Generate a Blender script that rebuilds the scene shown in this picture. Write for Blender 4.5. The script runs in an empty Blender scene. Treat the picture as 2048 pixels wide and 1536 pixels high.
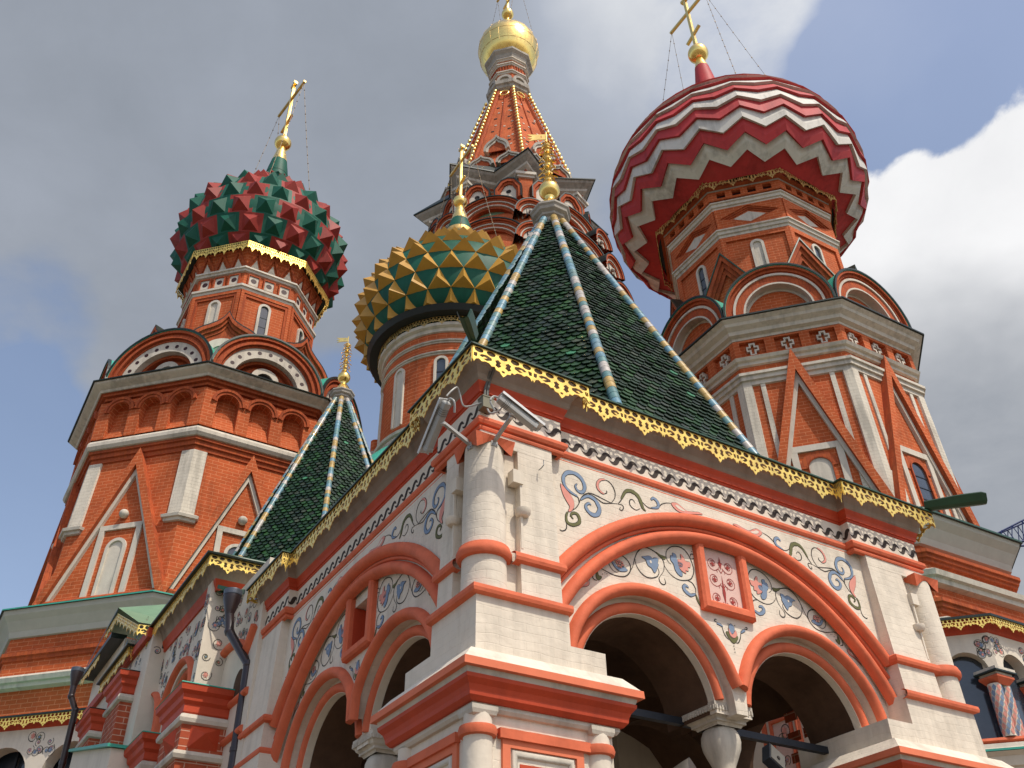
import bpy, bmesh, math, random
from math import sin, cos, pi, radians, sqrt, atan2, hypot
from mathutils import Vector, Matrix, geometry
random.seed(7)
R_ = random.Random(11)
sc = bpy.context.scene
col = sc.collection

# ---------------------------------------------------------------- camera
F_PX = 1935.95; PITCH = 36.83357; ROLL = -1.09343
cd = bpy.data.cameras.new('camera'); cam = bpy.data.objects.new('camera', cd); col.objects.link(cam)
cd.sensor_width = 36.0; cd.sensor_fit = 'HORIZONTAL'; cd.lens = F_PX/2048*36
cd.clip_start = 0.05; cd.clip_end = 4000
cp, sp_ = cos(radians(PITCH)), sin(radians(PITCH)); cr, sr = cos(radians(ROLL)), sin(radians(ROLL))
fw = Vector((0, cp, sp_)); r0 = Vector((1, 0, 0)); u0 = Vector((0, -sp_, cp))
rv = cr*r0 + sr*u0; uv_ = -sr*r0 + cr*u0
cam.matrix_world = Matrix(((rv.x, uv_.x, -fw.x, 0), (rv.y, uv_.y, -fw.y, 0), (rv.z, uv_.z, -fw.z, 1.6), (0, 0, 0, 1)))
sc.camera = cam
sc.render.resolution_x = 1024; sc.render.resolution_y = 768

# ---------------------------------------------------------------- sun, sky, exposure
ALPHA = radians(32.225)                       # heading of the porch's sunlit side
SUN_EL = radians(57.0)
SUN_AZ = ALPHA - pi/2 + radians(13)           # mathematical angle in the ground plane, towards the sun
sdir = Vector((cos(SUN_AZ)*cos(SUN_EL), sin(SUN_AZ)*cos(SUN_EL), sin(SUN_EL)))
sl = bpy.data.lights.new('sun', 'SUN'); sun = bpy.data.objects.new('sun', sl); col.objects.link(sun)
sl.energy = 3.45; sl.angle = radians(0.6); sl.color = (1.0, 0.94, 0.83)
sun.rotation_euler = (-sdir).to_track_quat('-Z', 'Y').to_euler(); sun.location = sdir*80
sc.view_settings.view_transform = 'Standard'; sc.view_settings.look = 'None'
sc.view_settings.exposure = 0.0; sc.view_settings.gamma = 1.0
W = bpy.data.worlds.new('World'); sc.world = W; W.use_nodes = True
nt = W.node_tree; nt.nodes.clear()
def N(t, **k):
    n = nt.nodes.new(t)
    for a, b in k.items(): setattr(n, a, b)
    return n
def Lk(a, b): nt.links.new(a, b)
out = N('ShaderNodeOutputWorld'); bg = N('ShaderNodeBackground'); Lk(bg.outputs[0], out.inputs[0])
sky = N('ShaderNodeTexSky', sky_type='NISHITA'); sky.sun_disc = False
sky.sun_elevation = SUN_EL; sky.sun_rotation = pi/2 - SUN_AZ
sky.air_density = 1.0; sky.dust_density = 2.0; sky.ozone_density = 1.0
bg.inputs[1].default_value = 0.10
def math_(op, a, b=None, c=None, clamp=False):
    n = N('ShaderNodeMath', operation=op); n.use_clamp = clamp
    for i, v in enumerate((a, b, c)):
        if v is None: continue
        if isinstance(v, (int, float)): n.inputs[i].default_value = v
        else: Lk(v, n.inputs[i])
    return n.outputs[0]
tc = N('ShaderNodeTexCoord'); vn = N('ShaderNodeVectorMath', operation='NORMALIZE'); Lk(tc.outputs['Generated'], vn.inputs[0])
D = vn.outputs[0]
def smooth(v, a, b):
    n = N('ShaderNodeMapRange', interpolation_type='SMOOTHSTEP'); Lk(v, n.inputs[0])
    n.inputs[1].default_value = a; n.inputs[2].default_value = b; return n.outputs[0]
def lobe(px, py, a, b):
    """soft patch of sky around one compass direction; a, b are cosines of its outer and inner radius (degrees)"""
    d = (fw + rv*((px-1024)/F_PX) - uv_*((py-768)/F_PX)).normalized()
    n = N('ShaderNodeVectorMath', operation='DOT_PRODUCT'); Lk(Dw, n.inputs[0]); n.inputs[1].default_value = d
    return smooth(n.outputs['Value'], cos(radians(a)), cos(radians(b)))
def noise(vec, scale, det, rough, off=(0, 0, 0), dist=0.0):
    m = N('ShaderNodeMapping'); Lk(vec, m.inputs[0]); m.inputs[1].default_value = off
    n = N('ShaderNodeTexNoise'); Lk(m.outputs[0], n.inputs['Vector']); n.inputs['Scale'].default_value = scale
    n.inputs['Detail'].default_value = det; n.inputs['Roughness'].default_value = rough; n.inputs['Distortion'].default_value = dist
    return n
sep = N('ShaderNodeSeparateXYZ'); Lk(D, sep.inputs[0])
zz = math_('MAXIMUM', math_('ADD', sep.outputs[2], 0.25), 0.12)
cmb = N('ShaderNodeCombineXYZ'); Lk(math_('DIVIDE', sep.outputs[0], zz), cmb.inputs[0]); Lk(math_('DIVIDE', sep.outputs[1], zz), cmb.inputs[1])
P2 = cmb.outputs[0]
nw = noise(P2, 3.0, 4, 0.55)                   # warp the patches so their edges are ragged
wv = N('ShaderNodeVectorMath', operation='MULTIPLY_ADD'); Lk(nw.outputs['Color'], wv.inputs[0]); wv.inputs[1].default_value = (.22, .22, .22)
ad = N('ShaderNodeVectorMath', operation='ADD'); Lk(D, ad.inputs[0]); ad.inputs[1].default_value = (-.11, -.11, -.11); Lk(ad.outputs[0], wv.inputs[2])
dn = N('ShaderNodeVectorMath', operation='NORMALIZE'); Lk(wv.outputs[0], dn.inputs[0]); Dw = dn.outputs[0]
n1 = noise(P2, 2.2, 8, 0.52, (3.1, 1.7, 0), 0.3).outputs['Fac']
n2 = noise(P2, 6.5, 8, 0.6, (8.2, 4.4, 1), 0.2).outputs['Fac']
back = N('ShaderNodeVectorMath', operation='DOT_PRODUCT'); Lk(D, back.inputs[0]); back.inputs[1].default_value = (0.10, -0.85, 0.5)
cov = math_('SUBTRACT', math_('MULTIPLY_ADD', n1, 1.1, -0.10), math_('MULTIPLY', smooth(back.outputs['Value'], -0.15, 0.45), 0.55))
cov = math_('ADD', cov, math_('MULTIPLY_ADD', n2, 0.5, -0.25))
cov = math_('ADD', cov, math_('MULTIPLY', lobe(500, 260, 26, 8), 0.75))
cov = math_('ADD', cov, math_('MULTIPLY', lobe(1400, 20, 12, 4), 0.35))
cov = math_('SUBTRACT', cov, math_('MULTIPLY', lobe(1980, 200, 12, 5), 1.0))
cov = math_('SUBTRACT', cov, math_('MULTIPLY', lobe(60, 640, 7, 1), 0.55))
cov = math_('SUBTRACT', cov, math_('MULTIPLY', lobe(60, 950, 8, 2), 0.55))
cov = math_('SUBTRACT', cov, math_('MULTIPLY', lobe(760, 900, 9, 2), 0.45))
mask = math_('MAXIMUM', smooth(cov, 0.34, 0.86), 0.20)
lev = math_('SUBTRACT', 0.38, math_('MULTIPLY', lobe(420, 260, 30, 8), 0.24))
lev = math_('ADD', lev, math_('MULTIPLY', lobe(1450, -30, 14, 3), 0.42))
lev = math_('ADD', lev, math_('MULTIPLY_ADD', n2, 0.34, -0.17))
lev = math_('ADD', lev, math_('MULTIPLY_ADD', n1, 0.34, -0.17))
lev2 = math_('SUBTRACT', 0.97, math_('MULTIPLY', lobe(2040, 1010, 15, 4), 0.80))
lev2 = math_('ADD', lev2, math_('MULTIPLY_ADD', n2, 0.36, -0.18))
ramp = N('ShaderNodeValToRGB'); Lk(lev, ramp.inputs[0])
e = ramp.color_ramp.elements; e[0].position = 0.0; e[0].color = (2.7, 3.0, 3.5, 1); e[1].position = 1.0; e[1].color = (9.2, 9.3, 9.4, 1)
m_ = e.new(0.5); m_.color = (4.4, 4.8, 5.6, 1)
skm = N('ShaderNodeMix', data_type='RGBA', blend_type='MULTIPLY'); skm.inputs[0].default_value = 1.0
Lk(sky.outputs[0], skm.inputs[6]); skm.inputs[7].default_value = (2.10, 1.98, 1.92, 1)
mx = N('ShaderNodeMix', data_type='RGBA'); Lk(mask, mx.inputs[0]); Lk(skm.outputs[2], mx.inputs[6]); Lk(ramp.outputs[0], mx.inputs[7])
ramp2 = N('ShaderNodeValToRGB'); Lk(lev2, ramp2.inputs[0])
r2e = ramp2.color_ramp.elements; r2e[0].position = 0.0; r2e[0].color = (2.6, 2.9, 3.4, 1); r2e[1].position = 1.0; r2e[1].color = (9.4, 9.4, 9.5, 1)
cm = math_('ADD', lobe(2150, 905, 20.5, 14.5), math_('MULTIPLY_ADD', n2, 1.5, -0.75))
mask2 = smooth(cm, 0.42, 0.62)
mx2 = N('ShaderNodeMix', data_type='RGBA'); Lk(mask2, mx2.inputs[0]); Lk(mx.outputs[2], mx2.inputs[6]); Lk(ramp2.outputs[0], mx2.inputs[7])
Lk(mx2.outputs[2], bg.inputs[0])

# ---------------------------------------------------------------- materials
MATS = {}
def mat(name, rgb, rough=0.7, metal=0.0, var=0.10, nscale=3.0, bump=0.0, bscale=20.0, brick=None, soft=0.0, dirt=0.0, dirtcol=(.12,.10,.08), spec=0.4, coat=0.0, streak=0.0):
    if name in MATS: return MATS[name]
    m = bpy.data.materials.new(name); m.use_nodes = True; t = m.node_tree; t.nodes.clear()
    def n(ty, **k):
        q = t.nodes.new(ty)
        for a, b in k.items(): setattr(q, a, b)
        return q
    L = t.links.new
    o = n('ShaderNodeOutputMaterial'); b = n('ShaderNodeBsdfPrincipled'); L(b.outputs[0], o.inputs[0])
    b.inputs['Roughness'].default_value = rough; b.inputs['Metallic'].default_value = metal
    b.inputs['Specular IOR Level'].default_value = spec; b.inputs['Coat Weight'].default_value = coat
    c = n('ShaderNodeTexCoord')
    nz = n('ShaderNodeTexNoise'); L(c.outputs['Object'], nz.inputs['Vector']); nz.inputs['Scale'].default_value = nscale; nz.inputs['Detail'].default_value = 6; nz.inputs['Roughness'].default_value = .65
    h = None
    if brick:
        bw, bh, mort, mc, bc2, off = brick
        uvn = n('ShaderNodeUVMap'); uvn.uv_map = 'uv'
        br = n('ShaderNodeTexBrick')
        nd = n('ShaderNodeTexNoise'); L(uvn.outputs[0], nd.inputs['Vector']); nd.inputs['Scale'].default_value = 2.2; nd.inputs['Detail'].default_value = 4
        vm = n('ShaderNodeVectorMath', operation='MULTIPLY_ADD'); L(nd.outputs['Color'], vm.inputs[0]); vm.inputs[1].default_value = (soft or .008,)*3; L(uvn.outputs[0], vm.inputs[2]); L(vm.outputs[0], br.inputs['Vector'])
        br.inputs['Color1'].default_value = (*rgb, 1); br.inputs['Color2'].default_value = (*bc2, 1); br.inputs['Mortar'].default_value = (*mc, 1)
        br.inputs['Scale'].default_value = 1.0; br.inputs['Brick Width'].default_value = bw; br.inputs['Row Height'].default_value = bh
        br.inputs['Mortar Size'].default_value = mort; br.inputs['Mortar Smooth'].default_value = 1.0 if soft else .25; br.inputs['Bias'].default_value = 0
        src = br.outputs['Color']; h = br.outputs['Fac']
    else:
        rg = n('ShaderNodeRGB'); rg.outputs[0].default_value = (*rgb, 1); src = rg.outputs[0]
    mr = n('ShaderNodeMapRange'); L(nz.outputs['Fac'], mr.inputs[0]); mr.inputs[1].default_value = .3; mr.inputs[2].default_value = .7; mr.inputs[3].default_value = 1-var; mr.inputs[4].default_value = 1+var
    mu = n('ShaderNodeMix', data_type='RGBA', blend_type='MULTIPLY'); mu.inputs[0].default_value = 1; L(src, mu.inputs[6]); L(mr.outputs[0], mu.inputs[7]); src = mu.outputs[2]
    if dirt:
        n3 = n('ShaderNodeTexNoise'); mp = n('ShaderNodeMapping'); L(c.outputs['Object'], mp.inputs[0]); mp.inputs[3].default_value = (1, 1, .35)
        L(mp.outputs[0], n3.inputs['Vector']); n3.inputs['Scale'].default_value = 2.3; n3.inputs['Detail'].default_value = 10; n3.inputs['Roughness'].default_value = .72
        m3 = n('ShaderNodeMapRange'); L(n3.outputs['Fac'], m3.inputs[0]); m3.inputs[1].default_value = .52; m3.inputs[2].default_value = .78; m3.inputs[3].default_value = 0; m3.inputs[4].default_value = dirt
        md = n('ShaderNodeMix', data_type='RGBA'); L(m3.outputs[0], md.inputs[0]); L(src, md.inputs[6]); md.inputs[7].default_value = (*dirtcol, 1); src = md.outputs[2]
    if streak:
        n4 = n('ShaderNodeTexNoise'); m4 = n('ShaderNodeMapping'); L(c.outputs['Object'], m4.inputs[0]); m4.inputs[3].default_value = (5.5, 5.5, .55)
        L(m4.outputs[0], n4.inputs['Vector']); n4.inputs['Scale'].default_value = 1.0; n4.inputs['Detail'].default_value = 7; n4.inputs['Roughness'].default_value = .6
        n5 = n('ShaderNodeTexNoise'); L(c.outputs['Object'], n5.inputs['Vector']); n5.inputs['Scale'].default_value = .55; n5.inputs['Detail'].default_value = 3
        mm = n('ShaderNodeMath', operation='MULTIPLY'); L(n4.outputs['Fac'], mm.inputs[0]); L(n5.outputs['Fac'], mm.inputs[1])
        m5 = n('ShaderNodeMapRange'); L(mm.outputs[0], m5.inputs[0]); m5.inputs[1].default_value = .24; m5.inputs[2].default_value = .38; m5.inputs[3].default_value = 1.0; m5.inputs[4].default_value = 1-streak
        mq = n('ShaderNodeMix', data_type='RGBA', blend_type='MULTIPLY'); mq.inputs[0].default_value = 1; L(src, mq.inputs[6]); L(m5.outputs[0], mq.inputs[7]); src = mq.outputs[2]
    L(src, b.inputs['Base Color'])
    if metal > .5 or coat > 0:
        r2 = n('ShaderNodeMapRange'); L(nz.outputs['Fac'], r2.inputs[0]); r2.inputs[1].default_value = .3; r2.inputs[2].default_value = .7; r2.inputs[3].default_value = rough*.7; r2.inputs[4].default_value = min(1, rough*1.5); L(r2.outputs[0], b.inputs['Roughness'])
    if bump or brick:
        nb = n('ShaderNodeTexNoise'); L(c.outputs['Object'], nb.inputs['Vector']); nb.inputs['Scale'].default_value = bscale; nb.inputs['Detail'].default_value = 5
        bp = n('ShaderNodeBump'); bp.inputs['Strength'].default_value = 1.0; bp.inputs['Distance'].default_value = max(bump, .001); L(nb.outputs['Fac'], bp.inputs['Height'])
        if h is not None:
            b2 = n('ShaderNodeBump'); b2.invert = True; b2.inputs['Strength'].default_value = .45 if soft else .9; b2.inputs['Distance'].default_value = .004; L(h, b2.inputs['Height']); L(bp.outputs[0], b2.inputs['Normal']); L(b2.outputs[0], b.inputs['Normal'])
        else: L(bp.outputs[0], b.inputs['Normal'])
    MATS[name] = m; return m
WHT = (.705, .62, .50)
mat('white', WHT, .85, var=.05, bump=.004, bscale=14, dirt=.35, dirtcol=(.42,.37,.30), spec=.2, streak=0.10)
mat('whitebrick', WHT, .85, var=.05, bump=.018, bscale=5, brick=(.27, .082, .005, (.685,.60,.48), (.712,.627,.507), 0), soft=.09, dirt=.75, dirtcol=(.44,.37,.285), spec=.2, streak=0.2)
mat('towerwhite', (.64, .575, .465), .85, var=.06, bump=.004, brick=(.34, .12, .006, (.54,.48,.39), (.66,.595,.485), 0), dirt=.4, dirtcol=(.36,.33,.29), spec=.2, streak=0.28)
mat('trim', (.59, .53, .435), .8, var=.07, bump=.004, dirt=.45, dirtcol=(.30,.28,.25), spec=.2, streak=0.3)
mat('graytrim', (.40, .36, .30), .8, var=.08, dirt=.5, dirtcol=(.22,.21,.19), spec=.2, streak=0.35)
mat('shadedsoffit', (.33, .27, .215), .9, var=.10, dirt=.6, dirtcol=(.20,.15,.11), spec=.2, streak=0.3)  # white paint under the eaves, its shade mixed into this brown base colour
mat('pinkwall', (.66,.45,.38), .85, var=.05, bump=.003)
mat('cove', (.47, .44, .375), .85, var=.06, dirt=.18, dirtcol=(.33,.31,.27), spec=.2)
mat('pink', (.66, .150, .068), .75, var=.14, bump=.012, bscale=6, dirt=.45, dirtcol=(.52,.12,.06), spec=.25, streak=0.15)
mat('pinklt', (.70, .185, .09), .75, var=.10, bump=.004, bscale=8, dirt=.3, dirtcol=(.60,.18,.10), spec=.25)
mat('red', (.50, .062, .020), .6, var=.10, bump=.003, dirt=.25, dirtcol=(.40,.055,.025), spec=.3, streak=0.18)
mat('brick', (.49, .102, .030), .85, var=.20, nscale=.9, brick=(.34, .125, .010, (.62,.215,.095), (.43,.090,.025), 0), dirt=.3, dirtcol=(.30,.07,.04), spec=.2, streak=0.22)
mat('brickplain', (.44, .094, .028), .85, var=.12, nscale=2, brick=(.118, .34, .005, (.25,.052,.022), (.36,.075,.028), 0), dirt=.3, dirtcol=(.30,.07,.04), spec=.2, streak=0.25)
mat('brickbig', (.42, .088, .035), .85, var=.10, brick=(.30, .10, .008, (.60,.34,.24), (.42,.085,.04), 0), dirt=.25, spec=.2, streak=0.25)
mat('gold', (1.0, .70, .22), .24, 1.0, var=.10, nscale=5, dirt=.25, dirtcol=(.62,.36,.10))
mat('gilt', (1.0, .69, .17), .30, .72, var=.12, nscale=7, dirt=.20, dirtcol=(.6,.33,.06))
mat('oldgilt', (.62, .42, .15), .48, .85, var=.25, nscale=6, dirt=.5, dirtcol=(.22,.14,.06))
mat('black', (.012, .016, .015), .45, var=.1)
mat('eave', (.008, .016, .010), .45, var=.2, spec=.4)
mat('greenmetal', (.010, .055, .018), .38, var=.25, nscale=1.5, bump=.004, bscale=3, spec=.6, streak=0.3)
mat('palegreen', (.16, .27, .16), .5, var=.1, spec=.5)
mat('teal', (.035, .33, .235), .45, var=.15, spec=.5)
mat('domegreen', (.008, .092, .056), .55, var=.18, nscale=1.4, dirt=.35, dirtcol=(.03,.12,.09), spec=.22, streak=0.25)
mat('domered', (.29, .032, .021), .55, var=.18, nscale=1.4, dirt=.35, dirtcol=(.26,.06,.05), spec=.22, streak=0.25)
mat('domeyellow', (.47, .25, .035), .5, var=.15, nscale=1.4, dirt=.3, dirtcol=(.30,.14,.04), spec=.3)
mat('domecrimson', (.46, .040, .040), .6, var=.15, nscale=.9, dirt=.45, dirtcol=(.36,.07,.06), spec=.25, streak=0.25)
mat('domewhite', (.62, .59, .52), .6, var=.08, nscale=.8, dirt=.55, dirtcol=(.40,.36,.29), spec=.25, streak=0.3)
mat('holeshade', (.035, .006, .005), .6, var=.1)  # near-black for hole and niche insides, their shade put into the colour
for i, c_ in enumerate([(.008,.030,.010), (.013,.052,.014), (.008,.021,.010), (.020,.068,.018), (.030,.042,.028), (.006,.024,.007), (.05,.20,.10), (.045,.060,.035)]):
    mat('tile%d' % i, c_, .42, var=.35, nscale=9, spec=.35, coat=.08)
mat('tilebase', (.010, .022, .012), .7)
mat('rollblue', (.12, .25, .31), .35, var=.28, nscale=11, coat=.2, dirt=.75, dirtcol=(.35,.34,.28))
mat('rollteal', (.11, .22, .21), .35, var=.28, nscale=11, coat=.2, dirt=.75, dirtcol=(.33,.31,.24))
mat('rollwhite', (.44, .40, .35), .35, var=.28, nscale=11, coat=.2, dirt=.75, dirtcol=(.30,.25,.20))
mat('rollochre', (.42, .28, .085), .35, var=.28, nscale=11, coat=.2, dirt=.75, dirtcol=(.38,.30,.18))
mat('pblue', (.19, .255, .35), .8, var=.1, nscale=8); mat('ppink', (.66, .27, .21), .8, var=.08, nscale=8)
mat('pgreen', (.125, .125, .045), .8, var=.12, nscale=8); mat('pblack', (.035, .030, .024), .8)
mat('pwhite', WHT, .85, var=.04); mat('pmaroon', (.30, .035, .028), .8, var=.1)
mat('wave', (.040, .026, .018), .75, var=.1)
mat('glass', (.035, .045, .06), .12, spec=.8, var=.2)
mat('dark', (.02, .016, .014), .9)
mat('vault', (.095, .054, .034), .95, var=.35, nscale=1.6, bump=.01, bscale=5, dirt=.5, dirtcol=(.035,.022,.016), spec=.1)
mat('iron', (.020, .024, .032), .5, .3, var=.2)
mat('pipe', (.020, .008, .008), .38, var=.2, spec=.6)
mat('pipecap', (.10, .11, .13), .4, .5)
mat('camgrey', (.36, .355, .33), .45, var=.05, spec=.5); mat('camlight', (.62, .61, .58), .4); mat('camdark', (.12, .115, .10), .45)
mat('camolive', (.17, .155, .095), .5)
mat('crane', (.02, .035, .12), .5); mat('ground', (.16, .135, .105), .9, var=.15, nscale=.6, brick=(.22, .12, .008, (.07,.06,.05), (.18,.155,.12), 0))
mat('wire', (.25, .19, .12), .5, .6); mat('wirered', (.45, .20, .14), .5)

# ---------------------------------------------------------------- mesh helpers
class Fr:
    """frame on an upright face: s along it, z up, d outwards; r(z) lets the face lean"""
    def __init__(s, o, u, n, r=None): s.o = Vector(o); s.u = Vector(u); s.n = Vector(n); s.r = r or (lambda z: 0.0)
    def P(s, a, z, d): return s.o + s.u*a + s.n*(d + s.r(z)) + Vector((0, 0, z))
class M:
    def __init__(s): s.v = []; s.f = []; s.m = []; s.sm = []; s.mats = []
    def mi(s, m):
        if m not in s.mats: s.mats.append(m)
        return s.mats.index(m)
    def add(s, vs, fs, m, sm=False):
        b = len(s.v); s.v += [tuple(v) for v in vs]; k = s.mi(m)
        for f in fs: s.f.append([b+i for i in f]); s.m.append(k); s.sm.append(sm)
    def box(s, a, b, m):
        (x0, y0, z0), (x1, y1, z1) = a, b
        s.add([(x0,y0,z0),(x1,y0,z0),(x1,y1,z0),(x0,y1,z0),(x0,y0,z1),(x1,y0,z1),(x1,y1,z1),(x0,y1,z1)], [(3,2,1,0),(4,5,6,7),(0,1,5,4),(1,2,6,5),(2,3,7,6),(3,0,4,7)], m)
    def fbox(s, F, s0, s1, z0, z1, d0, d1, m):
        s.add([F.P(a, z, d) for d in (d0, d1) for a, z in ((s0,z0),(s1,z0),(s1,z1),(s0,z1))], [(0,1,2,3),(7,6,5,4),(0,4,5,1),(1,5,6,2),(2,6,7,3),(3,7,4,0)], m)
    def loft(s, rings, m, closed=True, c0=False, c1=False, sm=False, mats=None):
        n = len(rings[0]); vs = [p for r in rings for p in r]; nn = n if closed else n-1
        for i in range(len(rings)-1):
            s.add(rings[i]+rings[i+1], [(j, (j+1) % n, n+(j+1) % n, n+j) for j in range(nn)], mats[i] if mats else m, sm)
        if c0: s.add(rings[0], [tuple(range(n))[::-1]], m)
        if c1: s.add(rings[-1], [tuple(range(n))], m)
    def slab(s, F, poly, d0, d1, m, holes=(), back=False, side=None):
        loops = [poly]+list(holes)
        tri = geometry.tessellate_polygon([[Vector((a, z, 0)) for a, z in l] for l in loops])
        fl = [q for l in loops for q in l]
        s.add([F.P(a, z, d1) for a, z in fl], [tuple(t) for t in tri], m)
        if back: s.add([F.P(a, z, d0) for a, z in fl], [tuple(t)[::-1] for t in tri], m)
        if d0 != d1:
            for l in loops:
                n = len(l); s.add([F.P(a, z, d0) for a, z in l]+[F.P(a, z, d1) for a, z in l], [(j, (j+1) % n, n+(j+1) % n, n+j) for j in range(n)], side or m)
    def band(s, F, pts, w, h, d, m, n=6, closed=False, prof=None, sm=True, cap=True):
        """moulding along a path on the face; half round (w wide, h proud) or prof [(t,h)..]"""
        prof = prof or [(-w/2*cos(pi*i/n), h*sin(pi*i/n)) for i in range(n+1)]
        N_ = len(pts); rings = []
        for i, (a, z) in enumerate(pts):
            if closed: p, q = pts[i-1], pts[(i+1) % N_]
            else: p, q = pts[max(i-1, 0)], pts[min(i+1, N_-1)]
            def nrm(u, v):
                L = hypot(u, v) or 1; return u/L, v/L
            t1 = nrm(a-p[0], z-p[1]) if (a, z) != p else None; t2 = nrm(q[0]-a, q[1]-z) if (a, z) != q else None
            t1 = t1 or t2; t2 = t2 or t1
            bx, bz = nrm(t1[0]+t2[0], t1[1]+t2[1]); nx, nz = -bz, bx
            k = 1/max(.35, nx*(-t2[1])+nz*t2[0])
            rings.append([F.P(a+nx*t*k, z+nz*t*k, d+hh) for t, hh in prof])
        if closed: rings.append(rings[0])
        s.loft(rings, m, closed=False, sm=sm)
        if cap and not closed:
            s.add(rings[0], [tuple(range(len(prof)))], m); s.add(rings[-1], [tuple(range(len(prof)))[::-1]], m)
    def halfring(s, F, cs, cz, ra, rb, d0, d1, m, a0=0.0, a1=pi, n=28, ez=1.0, side=None):
        """flat half ring between radii ra < rb standing from d0 to d1, with its reveals"""
        A = [a0+(a1-a0)*i/n for i in range(n+1)]
        def pt(r, a, d): return F.P(cs+r*cos(a), cz+ez*r*sin(a), d)
        s.loft([[pt(ra, a, d0) for a in A], [pt(ra, a, d1) for a in A], [pt(rb, a, d1) for a in A], [pt(rb, a, d0) for a in A]], m, closed=False, mats=[side or m, m, m])
    def lathe(s, c, prof, m, n=24, th=0.0, sm=True, c0=False, c1=False, mats=None):
        rings = [[(c[0]+r*cos(th+2*pi*j/n), c[1]+r*sin(th+2*pi*j/n), c[2]+z) for j in range(n)] for r, z in prof]
        s.loft(rings, m, sm=sm, c0=c0, c1=c1, mats=mats)
    def tube(s, pts, r, m, n=8, caps=True, sm=True, r2=None):
        pts = [Vector(p) for p in pts]; rings = []; ref = None
        for i, p in enumerate(pts):
            t = (pts[min(i+1, len(pts)-1)]-pts[max(i-1, 0)]).normalized()
            if ref is None: ref = Vector((0, 0, 1)) if abs(t.z) < .9 else Vector((1, 0, 0))
            a = t.cross(ref).normalized(); b = t.cross(a).normalized(); ref = -b if False else ref
            rr = r if r2 is None else r+(r2-r)*i/(len(pts)-1)
            rings.append([tuple(p+a*(rr*cos(2*pi*j/n))+b*(rr*sin(2*pi*j/n))) for j in range(n)])
        s.loft(rings, m, sm=sm, c0=caps, c1=caps)
    def sweep(s, path, prof, mats, closed=False, sm=False):
        """prof [(o,z)..] swept around a plan path; o is to the right of travel"""
        n = len(path); outs = []
        for i in range(n):
            p = path[i-1] if (closed or i > 0) else None; q = path[(i+1) % n] if (closed or i < n-1) else None; c = path[i]
            def nr(a, b):
                L = hypot(b[0]-a[0], b[1]-a[1]); return ((b[1]-a[1])/L, -(b[0]-a[0])/L)
            n1 = nr(p, c) if p else nr(c, q); n2 = nr(c, q) if q else n1
            mx_, my_ = n1[0]+n2[0], n1[1]+n2[1]; k = 2/(mx_*mx_+my_*my_)
            outs.append((mx_*k, my_*k))
        rings = [[(path[i][0]+outs[i][0]*o, path[i][1]+outs[i][1]*o, z) for i in range(n)] for o, z in prof]
        for i in range(len(rings)-1): s.loft([rings[i], rings[i+1]], mats if isinstance(mats, str) else mats[i], closed=closed, sm=False)
    def comps(s):
        par = list(range(len(s.v)))
        def fi(x):
            while par[x] != x: par[x] = par[par[x]]; x = par[x]
            return x
        key = {}
        for i, v in enumerate(s.v):
            k = (round(v[0], 4), round(v[1], 4), round(v[2], 4))
            if k in key: par[fi(i)] = fi(key[k])
            else: key[k] = i
        for f in s.f:
            r = fi(f[0])
            for q in f[1:]: par[fi(q)] = r
        g = {}
        for i, f in enumerate(s.f): g.setdefault(fi(f[0]), []).append(i)
        return list(g.values())
    def build_each(s, name, parent=None, **kw):
        """one object per connected piece"""
        o = None
        for idx in s.comps():
            m = M(); m.mats = s.mats; mp = {}
            for i in idx:
                f = []
                for q in s.f[i]:
                    if q not in mp: mp[q] = len(m.v); m.v.append(s.v[q])
                    f.append(mp[q])
                m.f.append(f); m.m.append(s.m[i]); m.sm.append(s.sm[i])
            o = m.build(name, parent, **kw)
        return o
    def build(s, name, parent=None, loc=(0, 0, 0), rot=None, recalc=True):
        me = bpy.data.meshes.new(name); me.from_pydata(s.v, [], s.f); me.polygons.foreach_set('material_index', s.m); me.polygons.foreach_set('use_smooth', s.sm)
        for m in s.mats: me.materials.append(MATS[m])
        uvl = me.uv_layers.new(name='uv'); uvs = [0.0]*(2*len(me.loops)); vv = me.vertices
        for p in me.polygons:
            nx, ny, nz = p.normal
            h = hypot(nx, ny)
            if h < .35: tx, ty = 1.0, 0.0
            else: tx, ty = -ny/h, nx/h
            for li in p.loop_indices:
                c = vv[me.loops[li].vertex_index].co
                uvs[2*li] = c.x*tx+c.y*ty; uvs[2*li+1] = c.z if h >= .35 else c.y
        uvl.data.foreach_set('uv', uvs)
        if recalc:
            b = bmesh.new(); b.from_mesh(me); bmesh.ops.remove_doubles(b, verts=b.verts, dist=.0004); bmesh.ops.recalc_face_normals(b, faces=b.faces)
            for e_ in b.edges:
                if len(e_.link_faces) != 2 or e_.calc_face_angle(0) > .75: e_.smooth = False
            b.to_mesh(me); b.free()
        me.update()
        o = bpy.data.objects.new(name, me); col.objects.link(o)
        if parent: o.parent = parent
        o.location = loc
        if rot: o.rotation_euler = rot
        return o
def root(name, label, cat, loc=(0, 0, 0), rot=(0, 0, 0), group=None):
    o = bpy.data.objects.new(name, None); col.objects.link(o); o.location = loc; o.rotation_euler = rot
    o['label'] = label; o['category'] = cat
    if group: o['group'] = group
    return o
def tag(o, label, cat, group=None):
    o['label'] = label; o['category'] = cat
    if group: o['group'] = group
    return o
def arc(cx, cz, r, a0, a1, n, ez=1.0): return [(cx+r*cos(a0+(a1-a0)*i/n), cz+ez*r*sin(a0+(a1-a0)*i/n)) for i in range(n+1)]
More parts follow.
